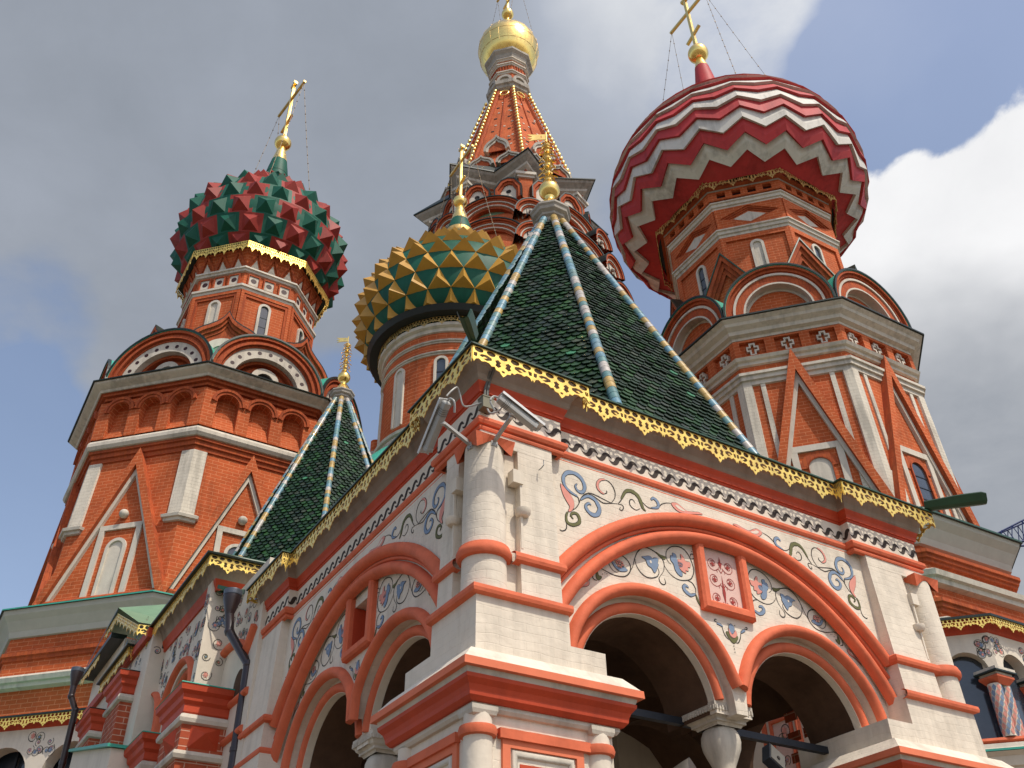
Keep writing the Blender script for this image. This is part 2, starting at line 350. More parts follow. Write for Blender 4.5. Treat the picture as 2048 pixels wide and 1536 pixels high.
def cat(pts, k=4, closed=False):
    """Catmull-Rom smoothing"""
    n = len(pts)
    if n < 3: return list(pts)
    o = []
    rng = range(n) if closed else range(n-1)
    for i in rng:
        g = (lambda j: pts[j % n]) if closed else (lambda j: pts[min(max(j, 0), n-1)])
        a, b, c, d = g(i-1), g(i), g(i+1), g(i+2)
        for q in range(k):
            t = q/k
            o.append(tuple(.5*((2*b[x])+(-a[x]+c[x])*t+(2*a[x]-5*b[x]+4*c[x]-d[x])*t*t+(-a[x]+3*b[x]-3*c[x]+d[x])*t**3) for x in (0, 1)))
    if not closed: o.append(tuple(pts[-1]))
    return o
def ribbon(m, F, pts, wf, d, mt):
    n = len(pts); L = []; Rr = []
    for i, (a, z) in enumerate(pts):
        p, q = pts[max(i-1, 0)], pts[min(i+1, n-1)]; tx, tz = q[0]-p[0], q[1]-p[1]; l = hypot(tx, tz) or 1; nx, nz = -tz/l, tx/l; w = wf(i/(n-1))/2
        L.append(F.P(a+nx*w, z+nz*w, d)); Rr.append(F.P(a-nx*w, z-nz*w, d))
    m.add(L+Rr, [(i, i+1, n+i+1, n+i) for i in range(n-1)], mt)
PC = {'b': 'pblue', 'p': 'ppink', 'g': 'pgreen', 'k': 'pblack', 'w': 'pwhite', 'm': 'pmaroon'}
def ornament(m, F, data, fx, fz=lambda z: z, d=0.003, k=1.0):
    """painted flourishes: data items (kind, colour, width, flat coords)"""
    ol = .010*k
    for kind, c, w, fl in data:
        pts = [(fx(fl[i]), fz(fl[i+1])) for i in range(0, len(fl), 2)]
        w *= k*.74
        if kind == 't': ribbon(m, F, cat(pts, 4), lambda t: (.004+.007*sin(pi*min(1, max(0, t))))*k*1.15, d, 'pblack')
        elif kind == 'r':
            q = cat(pts, 5); wl = lambda t: (w*(sin(pi*min(1., t*1.0+.02))**.6)+.004)*(1+.22*abs(sin(t*22)))
            ribbon(m, F, q, lambda t: wl(t)+ol, d, 'pblack'); ribbon(m, F, q, wl, d+.0025, PC[c])
        elif kind == 'p':
            q = cat(pts, 3, True); cx = sum(a for a, b in q)/len(q); cz = sum(b for a, b in q)/len(q)
            if c != 'w':
                qo = []
                for i, (a, b) in enumerate(q):
                    p0, p1 = q[i-1], q[(i+1) % len(q)]; tx, tz = p1[0]-p0[0], p1[1]-p0[1]; l = hypot(tx, tz) or 1
                    qo.append((a, b, tz/l, -tx/l))
                ar = sum(q[i-1][0]*q[i][1]-q[i][0]*q[i-1][1] for i in range(len(q))); sg = 1 if ar > 0 else -1
                m.slab(F, [(a+nx*ol*.45*sg, b+nz*ol*.45*sg) for a, b, nx, nz in qo], d, d, 'pblack')
            m.slab(F, q, d+(.0025 if c != 'w' else .0045), d+(.0025 if c != 'w' else .0045), PC[c])
        elif kind == 'd':
            a, z = pts[0]; r = w/2
            if c != 'k': m.slab(F, arc(a, z, r+ol*.4, 0, 2*pi, 10)[:-1], d, d, 'pblack')
            m.slab(F, arc(a, z, r, 0, 2*pi, 10)[:-1], d+.0025, d+.0025, PC[c])

# pierced gilt fringe: one repeat is 1 wide and hangs 1 down
def _fringe_unit():
    o = [(0, 0), (0, -.66), (.02, -.78), (.05, -.62), (.10, -.57), (.15, -.66), (.20, -.61), (.27, -.63), (.31, -.74), (.36, -.70), (.38, -.83), (.44, -.86), (.46, -.95), (.50, -1.06),
         (.54, -.95), (.56, -.86), (.62, -.83), (.64, -.70), (.69, -.74), (.73, -.63), (.80, -.61), (.85, -.66), (.90, -.57), (.95, -.62), (.98, -.78), (1, -.66), (1, 0)]
    h = []
    for x in (.1, .3, .5, .7, .9): h.append([(x+.076*cos(2*pi*i/10), -.150+.128*sin(2*pi*i/10)) for i in range(10)])
    for sx in (-1, 1):
        h.append([(.5+sx*a, b) for a, b in ((.035,-.42),(.085,-.32),(.135,-.40),(.115,-.52),(.135,-.62),(.085,-.70),(.03,-.60),(.055,-.50))])
        h.append([(.5+sx*a, b) for a, b in ((.19,-.36),(.27,-.29),(.35,-.31),(.40,-.40),(.35,-.46),(.31,-.40),(.26,-.43),(.34,-.52),(.27,-.56),(.19,-.47))])
        h.append([(.5+sx*a, b) for a, b in ((.425,-.31),(.485,-.33),(.485,-.50),(.44,-.53),(.425,-.42))])
    h.append([(.5+.03*cos(2*pi*i/6), -.82+.06*sin(2*pi*i/6)) for i in range(6)])
    return o, h
FO, FH = _fringe_unit()
FTRI = geometry.tessellate_polygon([[Vector((a, z, 0)) for a, z in l] for l in [FO]+FH])
def fringe(m, p0, p1, ztop, H, period, mt='gilt', z1=None, thick=.012):
    p0 = Vector((*p0, 0)); p1 = Vector((*p1, 0)); L = (p1-p0).length; n = max(1, round(L/period)); w = L/n; u = (p1-p0)/L; nn = Vector((u.y, -u.x, 0))
    F = Fr(p0, u, nn)
    for i in range(n):
        fl = [(w*(i+a), ztop+H*z) for l in [FO]+FH for a, z in l]
        m.add([F.P(a, z, thick) for a, z in fl], [tuple(t) for t in FTRI], mt); m.add([F.P(a, z, 0) for a, z in fl], [tuple(t)[::-1] for t in FTRI], mt)
        k = 0
        for l in [FO]+FH:
            c = len(l); q = [(w*(i+a), ztop+H*z) for a, z in l]
            m.add([F.P(a, z, 0) for a, z in q]+[F.P(a, z, thick) for a, z in q], [(j, (j+1) % c, c+(j+1) % c, c+j) for j in range(c)], mt)
def fringe_path(m, path, ztop, H, period, mt='gilt'):
    for a, b in zip(path, path[1:]): fringe(m, a, b, ztop, H, period, mt)
def offset_path(path, o, closed=False):
    n = len(path); res = []
    for i in range(n):
        p = path[i-1] if (closed or i > 0) else None; q = path[(i+1) % n] if (closed or i < n-1) else None; c = path[i]
        def nr(a, b):
            L = hypot(b[0]-a[0], b[1]-a[1]); return ((b[1]-a[1])/L, -(b[0]-a[0])/L)
        n1 = nr(p, c) if p else nr(c, q); n2 = nr(c, q) if q else n1
        mx_, my_ = n1[0]+n2[0], n1[1]+n2[1]; k = 2/(mx_*mx_+my_*my_); res.append((c[0]+mx_*k*o, c[1]+my_*k*o))
    return res
SPAN=[('r','b',0.042,[-1.867,6.424,-1.949,6.453,-2.002,6.49,-2.027,6.545,-2.023,6.609,-1.983,6.662,-1.925,6.685,-1.868,6.684,-1.813,6.655,-1.779,6.602,-1.773,6.549,-1.795,6.502,-1.834,6.486,-1.871,6.502,-1.885,6.543,-1.861,6.573]),
('t','k',0,[-1.996,6.217,-1.934,6.256,-1.884,6.304,-1.853,6.357,-1.83,6.408,-1.789,6.464,-1.729,6.504,-1.662,6.51,-1.567,6.493,-1.491,6.479,-1.433,6.473,-1.363,6.489]),
('t','k',0,[-1.884,6.445,-1.858,6.408,-1.853,6.357]),
('r','b',0.0437,[-1.831,6.399,-1.771,6.452,-1.713,6.469,-1.657,6.449,-1.623,6.406,-1.608,6.348,-1.642,6.285,-1.7,6.269,-1.754,6.298,-1.774,6.345,-1.738,6.386,-1.706,6.373]),
('p','p',0,[-2.066,6.515,-1.995,6.457,-1.951,6.417,-1.918,6.356,-1.922,6.285,-1.963,6.23,-1.99,6.231,-1.969,6.28,-2.002,6.331,-2.044,6.407]),
('t','k',0,[-1.433,6.473,-1.483,6.459,-1.552,6.444,-1.608,6.463,-1.664,6.487,-1.729,6.499]),
('t','k',0,[-1.453,6.472,-1.402,6.541,-1.39,6.618,-1.422,6.691,-1.478,6.725,-1.547,6.718]),
('r','p',0.0262,[-1.507,6.73,-1.568,6.707,-1.606,6.654,-1.606,6.599,-1.571,6.564,-1.533,6.553]),
('t','k',0,[-1.533,6.553,-1.497,6.577,-1.499,6.604]),
('t','k',0,[-1.363,6.489,-1.318,6.547,-1.28,6.623]),
('r','g',0.0437,[-1.317,6.557,-1.257,6.657,-1.193,6.69,-1.123,6.678,-1.078,6.636,-1.055,6.568,-1.04,6.527,-1.008,6.504]),
('t','k',0,[-1.077,6.645,-1.032,6.593,-0.965,6.557,-0.882,6.572,-0.825,6.606,-0.778,6.652,-0.71,6.686,-0.645,6.7]),
('r','b',0.035,[-0.921,6.662,-0.887,6.691,-0.847,6.674,-0.827,6.634,-0.848,6.59,-0.934,6.561]),
('p','p',0,[-0.645,6.7,-0.578,6.724,-0.517,6.703,-0.448,6.666,-0.361,6.677,-0.27,6.697,-0.218,6.683,-0.32,6.66,-0.432,6.633,-0.54,6.621,-0.61,6.649]),
('p','w',0,[-0.594,6.691,-0.561,6.699,-0.511,6.677,-0.461,6.655,-0.515,6.647,-0.571,6.664]),
('t','k',0,[-1.364,6.484,-1.314,6.489,-1.297,6.463,-1.321,6.424,-1.35,6.43,-1.337,6.456]),
('t','k',0,[-1.137,6.558,-1.164,6.592,-1.2,6.582,-1.214,6.541,-1.194,6.501,-1.136,6.481,-1.083,6.51]),
('r','g',0.0315,[-1.996,6.217,-2.016,6.172,-2.015,6.113,-1.981,6.089,-1.926,6.095,-1.868,6.136,-1.864,6.189,-1.89,6.225,-1.936,6.22,-1.961,6.188,-1.935,6.156]),
('t','k',0,[-2.021,6.171,-2.017,6.087,-2.025,6.026,-2.058,5.996,-2.094,5.991,-2.098,6.006])]
TYMP=[('p','p',0,[-1.919,5.438,-1.842,5.534,-1.785,5.587,-1.739,5.59,-1.733,5.56,-1.762,5.529,-1.826,5.506,-1.873,5.472]),
('p','w',0,[-1.815,5.536,-1.786,5.563,-1.764,5.562,-1.779,5.545,-1.802,5.531]),
('t','k',0,[-1.73,5.592,-1.697,5.673,-1.655,5.736,-1.589,5.756,-1.516,5.741,-1.443,5.725,-1.349,5.727,-1.28,5.748,-1.227,5.802,-1.21,5.865,-1.242,5.925,-1.306,5.96,-1.373,5.96,-1.433,5.932,-1.475,5.884,-1.476,5.825,-1.447,5.782,-1.402,5.76,-1.362,5.778]),
('d','p',0.0297,[-1.39,5.879]),
('d','p',0.0297,[-1.365,5.89]),
('d','p',0.0297,[-1.341,5.892]),
('d','p',0.0297,[-1.314,5.882]),
('d','p',0.0297,[-1.378,5.862]),
('d','p',0.0297,[-1.349,5.864]),
('d','p',0.0297,[-1.321,5.854]),
('d','p',0.0297,[-1.302,5.859]),
('d','p',0.0297,[-1.361,5.836]),
('d','p',0.0297,[-1.333,5.831]),
('p','b',0,[-1.448,5.869,-1.411,5.857,-1.386,5.822,-1.34,5.816,-1.299,5.839,-1.254,5.816,-1.285,5.796,-1.343,5.782,-1.389,5.796,-1.419,5.822]),
('t','k',0,[-1.227,5.802,-1.179,5.881,-1.145,5.975,-1.101,6.054,-1.035,6.115,-0.963,6.133,-0.875,6.112,-0.809,6.076,-0.775,6.032,-0.772,5.98,-0.791,5.915,-0.84,5.852]),
('t','k',0,[-1.145,5.975,-1.138,5.908,-1.097,5.842,-1.033,5.802,-0.955,5.804,-0.881,5.838,-0.849,5.893,-0.859,5.933]),
('p','b',0,[-1.057,6.009,-1.016,6.024,-0.954,6.044,-0.912,6.024,-0.894,6.041,-0.844,6.041,-0.857,5.986,-0.849,5.97,-0.907,5.87,-0.941,5.913,-0.987,5.936,-1.01,5.991]),
('p','w',0,[-0.961,5.986,-0.945,5.997,-0.934,5.979,-0.949,5.963]),
('p','g',0,[-0.865,6.114,-0.807,6.094,-0.742,6.088,-0.751,6.06,-0.782,6.056,-0.829,6.08]),
('t','k',0,[-0.771,5.989,-0.729,5.93,-0.664,5.886,-0.586,5.87,-0.491,5.888,-0.423,5.926,-0.377,6.015,-0.384,6.102,-0.422,6.191,-0.486,6.247,-0.569,6.252,-0.656,6.221,-0.716,6.161,-0.731,6.096,-0.712,6.047,-0.675,6.022]),
('p','p',0,[-0.582,6.097,-0.533,6.109,-0.534,6.171,-0.501,6.153,-0.477,6.106,-0.415,6.103,-0.424,6.048,-0.456,6.04,-0.453,5.997,-0.494,5.996,-0.489,5.962,-0.548,5.983,-0.582,6.027]),
('p','b',0,[-0.675,6.092,-0.665,6.125,-0.639,6.127,-0.64,6.158,-0.595,6.147,-0.593,6.095,-0.524,6.067,-0.532,6.022,-0.576,6.002,-0.541,5.958,-0.553,5.916,-0.597,5.927,-0.631,5.971,-0.643,6.029,-0.674,6.066]),
('t','k',0,[-0.396,6.152,-0.352,6.168,-0.345,6.21,-0.387,6.209,-0.397,6.179]),
('d','k',0.014,[-0.372,6.24]),
('d','k',0.0105,[-0.356,6.269]),
('t','k',0,[-0.48,5.89,-0.421,5.874,-0.388,5.821,-0.395,5.751]),
('r','b',0.0403,[-0.399,5.759,-0.465,5.731,-0.522,5.756,-0.547,5.793,-0.521,5.825,-0.478,5.809]),
('p','g',0,[-0.393,5.76,-0.368,5.698,-0.326,5.614,-0.374,5.663,-0.395,5.717]),
('t','k',0,[-0.84,5.852,-0.859,5.822,-0.849,5.782,-0.812,5.766,-0.779,5.79,-0.787,5.839]),
('p','g',0,[-1.629,5.722,-1.614,5.676,-1.578,5.668,-1.609,5.629,-1.636,5.63,-1.647,5.66]),
('t','k',0,[-1.683,5.676,-1.682,5.628,-1.638,5.614]),
('d','k',0.014,[-1.566,5.7]),
('d','k',0.014,[-1.537,5.719]),
('d','k',0.014,[-1.514,5.717])]
CENT=[('p','g',0,[-0.036,5.417,-0.002,5.432,0.01,5.385,0.059,5.37,0.11,5.413,0.116,5.381,0.054,5.32,0.003,5.351]),
('p','p',0,[0.007,5.475,0.026,5.438,0.052,5.414,0.1,5.465,0.11,5.413,0.061,5.379,0.013,5.402]),
('p','b',0,[0.049,5.53,0.089,5.492,0.066,5.429,0.029,5.43,0.014,5.485]),
('d','k',0.0175,[0.01,5.518]),
('d','k',0.0175,[0.1,5.52]),
('d','k',0.0175,[0.044,5.293]),
('d','k',0.0175,[0.045,5.261]),
('d','k',0.0175,[0.046,5.228]),
('t','k',0,[-0.077,5.475,-0.067,5.419,-0.044,5.374,-0.008,5.348]),
('t','k',0,[0.173,5.459,0.154,5.397,0.116,5.34,0.083,5.334]),
('r','b',0.0175,[-0.146,5.494,-0.105,5.49,-0.067,5.473]),
('r','b',0.0227,[0.239,5.494,0.21,5.484,0.174,5.455]),
('t','k',0,[-0.143,5.511,-0.168,5.514,-0.16,5.533,-0.138,5.537]),
('t','k',0,[0.227,5.512,0.264,5.511,0.272,5.534,0.246,5.529])]
# ================================================================ ground
m = M(); m.add([(-600,-600,0),(600,-600,0),(600,600,0),(-600,600,0)], [(0,1,2,3)], 'ground')
g = m.build('ground'); g['kind'] = 'structure'

# ================================================================ porch
PO = (-0.3355, 7.4925, 0.0)
porch = root('entrance_porch', 'whitewashed porch with coral arches and the larger green tiled tent roof, nearest the camera', 'porch', PO, (0, 0, ALPHA))
FR = Fr((0,0,0), (1,0,0), (0,-1,0)); FL = Fr((0,0,0), (0,1,0), (-1,0,0))
PW, PL = 6.42, 6.10
FACE = {'R': dict(F=FR, a=.895, b=5.34, end=PW, k=1.0, hs=1.03), 'L': dict(F=FL, a=.75, b=5.27, end=PL, k=.99, hs=.935)}
def circ_z(u, z0, R): return z0+sqrt(max(0, R*R-u*u))
for key, q in FACE.items():
    F, a, b, hs = q['F'], q['a'], q['b'], q['hs']; c = (a+b)/2; h = (b-a)/2; q['c'] = c
    # big relieving arch (two mouldings) ------------------------------------
    n = 36
    def big(R, z0, half, F=F, c=c): return [(c+half*(-1+2*i/n), circ_z(half*(-1+2*i/n), z0, R)) for i in range(n+1)]
    o1 = big(2.80, 3.775, h+.0); o2 = big(2.515, 3.885, h+.0)
    m = M()
    # spandrel wall above the big arch
    m.slab(F, [(a-.05, 6.90)]+[(a-.05, o1[0][1]-.15)]+[(s, z-.05) for s, z in o1]+[(b+.05, o1[-1][1]-.15), (b+.05, 6.90)], -.55, -.185, 'whitebrick')
    if 1:
        fx = (lambda u, c=c, h=h: c+u*h/2.2225); ornament(m, F, SPAN, fx, d=-.182); ornament(m, F, SPAN, lambda u, c=c, h=h: c-u*h/2.2225, d=-.182)
    m.build('spandrel_wall', porch)
    m = M(); m.slab(F, [(s, z+.0) for s, z in big(2.78, 3.775, h-.001)]+[(s, z) for s, z in big(2.49, 3.885, h-.001)][::-1], -.5, -.215, 'white'); m.build('arch_fascia', porch)
    m = M()
    m.band(F, o1, .145, .085, -.175, 'pink'); m.band(F, big(2.71, 3.775, h), .045, .03, -.20, 'pink')
    m.build('outer_arch_moulding', porch)
    m = M(); m.band(F, o2, .138, .10, -.235, 'pink'); m.build('inner_arch_moulding', porch)
    # tympanum with twin arches --------------------------------------------
    zc = 4.635; Rm = 1.01
    def legarc(cc, R, m_=26, zl=4.60): return [(cc-R, zl)]+arc(cc, zc, R, pi, 0, m_)+[(cc+R, zl)]
    top = big(2.49, 3.885, h+.03)
    poly = [(a-.03, 4.55)]+[(s, z) for s, z in top]+[(b+.03, 4.55)]
    low = [(b+.03, 4.60)]; 
    cl, cr_ = c-hs, c+hs; Ro = .955
    poly = [(a-.03, 4.60)]+[(s, z) for s, z in top]+[(b+.03, 4.60)]
    poly += [(cr_+Ro, 4.60)]+arc(cr_, zc, Ro, 0, pi, 26)+[(cr_-Ro, 4.60)] if cr_-Ro > cl+Ro+.01 else [(cr_+Ro, 4.60)]+arc(cr_, zc, Ro, 0, pi-.45, 26)
    if cr_-Ro > cl+Ro+.01: poly += [(cl+Ro, 4.60)]+arc(cl, zc, Ro, 0, pi, 26)+[(cl-Ro, 4.60)]
    else: poly += [(c, 4.9)]+arc(cl, zc, Ro, .45, pi, 26)+[(cl-Ro, 4.60)]
    x0, x1 = c-.35*h/2.22, c+.35*h/2.22; zt, zb = 6.36, 5.60
    hl = [[(x0+.10, 5.69), (x1-.10, 5.69), (x1-.10, 6.22), (x0+.10, 6.22)]] if key == 'L' else []
    m = M(); m.slab(F, poly, -.56, -.27, 'whitebrick', holes=hl)
    ornament(m, F, TYMP, lambda u, c=c, h=h: c+u*h/2.2225, d=-.267); ornament(m, F, TYMP, lambda u, c=c, h=h: c-u*h/2.2225, d=-.267)
    ornament(m, F, CENT, lambda u, c=c: c+u-.02, d=-.267)
    m.build('tympanum_wall', porch)
    for cc in (cl, cr_):
        inner = -1 if cc == cl else 1      # side of the jamb pier
        m = M()
        lim = .32 if hs > 1 else .50
        A0, A1 = (lim, pi) if cc == cl else (0, pi-lim)
        R1 = 1.005
        pts = arc(cc, zc, R1, A0, A1, 30)
        if cc == cl: pts = [(c-.03, 4.86)]+pts+[(cc-R1, 4.62)]
        else: pts = [(cc+R1, 4.62)]+pts+[(c+.03, 4.86)]
        m.band(F, pts, .125, .085, -.27, 'pink'); m.build('twin_arch_moulding', porch)
        # stepped reveal of the small arch
        m = M()
        m.halfring(F, cc, zc, .80, .955, -.55, -.38, 'white', -.02, pi+.02, 30)
        m.halfring(F, cc, zc, .79, .96, -1.1, -.47, 'vault', -.02, pi+.02, 30)
        m.fbox(F, *sorted((cc+inner*.80, cc+inner*.953)), 4.50, 4.632, -.55, -.382, 'white')
        m.build('arch_reveal', porch)
        m = M(); m.band(F, ([(cc-.86, 4.56)]+arc(cc, zc, .86, pi, .13, 30)) if inner < 0 else (arc(cc, zc, .86, pi-.13, 0, 30)+[(cc+.86, 4.56)]), .115, .075, -.40, 'pink')
        m.build('arch_lip', porch)
    # framed panel ----------------------------------------------------------
    m = M()
    for pts in ([(x0+.055, zt), (x0+.055, zb+.055), (x1-.055, zb+.055), (x1-.055, zt)],):
        m.band(F, pts, .115, .07, -.265, 'pink', prof=[(-.058, -.02), (-.055, .05), (-.03, .075), (.03, .075), (.055, .05), (.058, -.08)], sm=False)
    m.build('panel_frame', porch)
    m = M(); px0, px1 = x0+.11, x1-.11
    if key == 'R':
        m.slab(F, [(px0, zb+.1), (px1, zb+.1), (px1, zt), (px0, zt)], -.30, -.263, 'pinkwall')
        cc = c; pz = [5.78, 5.99, 6.17]
        def spiral(cx, cz, r, sg, tw=1.6, st=0.0): return [(cx+sg*r*(1-.75*t/14)*cos(st+tw*2*pi*t/14/1.2), cz+r*(1-.75*t/14)*sin(st+tw*2*pi*t/14/1.2)) for t in range(15)]
        for z_ in pz:
            for sg in (-1, 1):
                ribbon(m, F, spiral(cc+sg*.105, z_, .088, sg, 1.5, pi*1.1), lambda t: .007, -.260, 'pmaroon'); ribbon(m, F, spiral(cc+sg*.105, z_-.01, .05, -sg, 1.1, .6), lambda t: .006, -.260, 'pmaroon')
                m.slab(F, [(cc+sg*.105-.03, z_+.0), (cc+sg*.105, z_-.03), (cc+sg*.105+.03, z_+.005), (cc+sg*.105+.008, z_+.01), (cc+sg*.105, z_+.035), (cc+sg*.105-.01, z_+.01)], -.259, -.259, 'pmaroon')
                ribbon(m, F, [(cc, z_-.09), (cc+sg*.03, z_-.05), (cc+sg*.06, z_-.06), (cc+sg*.05, z_-.09)], lambda t: .008, -.260, 'pmaroon')
        m.slab(F, [(cc, 5.72), (cc+.022, 5.86), (cc+.006, 5.98), (cc, 6.06), (cc-.006, 5.98), (cc-.022, 5.86)], -.258, -.258, 'pmaroon')
        m.slab(F, [(cc, 6.12), (cc+.03, 6.2), (cc+.015, 6.2), (cc, 6.27), (cc-.015, 6.2), (cc-.03, 6.2)], -.258, -.258, 'pmaroon')
        m.build('painted_panel', porch)
    else:
        m.fbox(F, px0-.03, px1+.03, zb+.05, 6.26, -.55, -.50, 'red'); m.fbox(F, px0-.005, px0+.015, zb+.085, 6.21, -.50, -.262, 'red'); m.fbox(F, px1-.015, px1+.005, zb+.085, 6.21, -.50, -.262, 'red'); m.fbox(F, px0, px1, zb+.085, zb+.105, -.50, -.262, 'red')
        m.build('red_recess', porch)
    # colonnette ------------------------------------------------------------
    p = F.P(c, 0, -.62); cx, cy = p.x, p.y
    m = M()
    sq = lambda r, z: [(cx-r, cy-r, z), (cx+r, cy-r, z), (cx+r, cy+r, z), (cx-r, cy+r, z)]
    m.loft([sq(r, z) for r, z in ((.22,4.745),(.245,4.735),(.245,4.665),(.235,4.66),(.215,4.62),(.19,4.60),(.19,4.575),(.165,4.57),(.15,4.545))], 'trim', c0=True)
    for i in range(13):
        for fx_, fy_ in ((1,0),(0,1)):
            t = -.225+.45*i/12
            for sg in (-1, 1):
                x, y = (cx+t, cy+sg*.247) if fx_ else (cx+sg*.247, cy+t)
                m.box((x-.009, y-.009, 4.655), (x+.009, y+.009, 4.70), 'trim')
    m.build('capital', porch)
    m = M()
    def rsq(r, z, n=24, e=3.2):
        o = []
        for i in range(n):
            t = 2*pi*i/n+pi/4; k = (abs(cos(t))**e+abs(sin(t))**e)**(-1/e); o.append((cx+r*k*cos(t), cy+r*k*sin(t), z))
        return o
    m.loft([rsq(r, z) for r, z in ((.13,4.55),(.145,4.53),(.165,4.48),(.170,4.42),(.160,4.35),(.13,4.27),(.10,4.20),(.085,4.14))], 'trim', sm=True)
    m.loft([rsq(r, z) for r, z in ((.085,4.14),(.125,4.13),(.13,4.10),(.10,4.08),(.115,4.06),(.12,4.03),(.10,4.0),(.19,3.92),(.21,3.8),(.2,3.6),(.13,3.4),(.15,3.3),(.2,3.0),(.2,1.2))], 'trim', sm=True)
    m.build('colonnette', porch)
    # twin arch rest block between the arches
    m = M(); m.fbox(F, c-.17, c+.17, 4.735, 4.95, -.80, -.385, 'white'); m.build('springer_block', porch)
    # tie rod
    m = M(); m.fbox(F, a+.3, b-.1, 4.63, 4.70, -.92, -.85, 'iron'); m.build('tie_rod', porch)

# ---- piers
def mirr(path, w): return [(w-x, y) for x, y in path][::-1]
def pier(x0, x1, y0, y1, tag_, notch=None, w=None):
    pass
def quad(x0, x1, y0, y1): return [(x0, y0), (x1, y0), (x1, y1), (x0, y1)]
def prism(m, poly, z0, z1, mt, poly2=None):
    p2 = poly2 or poly; m.loft([[(x, y, z0) for x, y in poly], [(x, y, z1) for x, y in p2]], mt, c0=True, c1=True)
IMP = [(0,3.2),(0,4.06),(.03,4.065),(.05,4.09),(.05,4.12),(.075,4.122),(.105,4.155),(.11,4.19),(.125,4.23),(.16,4.27),(.165,4.30),(.155,4.302),(.17,4.345),(.215,4.347),(.212,4.41),(.20,4.412),(.09,4.535),(-.02,4.545)]
IMPM = ['whitebrick','trim','trim','trim','red','red','red','red','red','red','trim','trim','pinklt','pinklt','pinklt','whitebrick','whitebrick']
def make_pier(plan, side):
    x0, x1, y0, y1 = plan
    m = M(); path = quad(x0, x1, y0, y1)
    wob = IMP[:1]+[(o, z) for o, z in IMP[1:]]
    m.sweep(path, wob, IMPM, closed=True); prism(m, quad(x0+.03, x1-.03, y0+.03, y1-.03), 4.4, 4.55, 'white')
    m.build('pier_impost', porch)
make_pier((0, 1.31, 0, 1.28), 'c')
make_pier((4.90, 6.42, 0, 1.28), 'r')
make_pier((0, 1.31, 4.86, 6.10), 'l')
m = M(); prism(m, quad(5.1, 6.4, 4.8, 6.1), 0, 7.0, 'white'); m.build('rear_pier', porch)
for (x0, x1, y0, y1) in ((0, 1.31, 0, 1.28), (4.90, 6.42, 0, 1.28), (0, 1.31, 4.86, 6.10)):
    m = M(); prism(m, quad(x0-.02, x1+.02, y0-.02, y1+.02), 0, 3.2, 'whitebrick'); m.build('pier_base', porch)
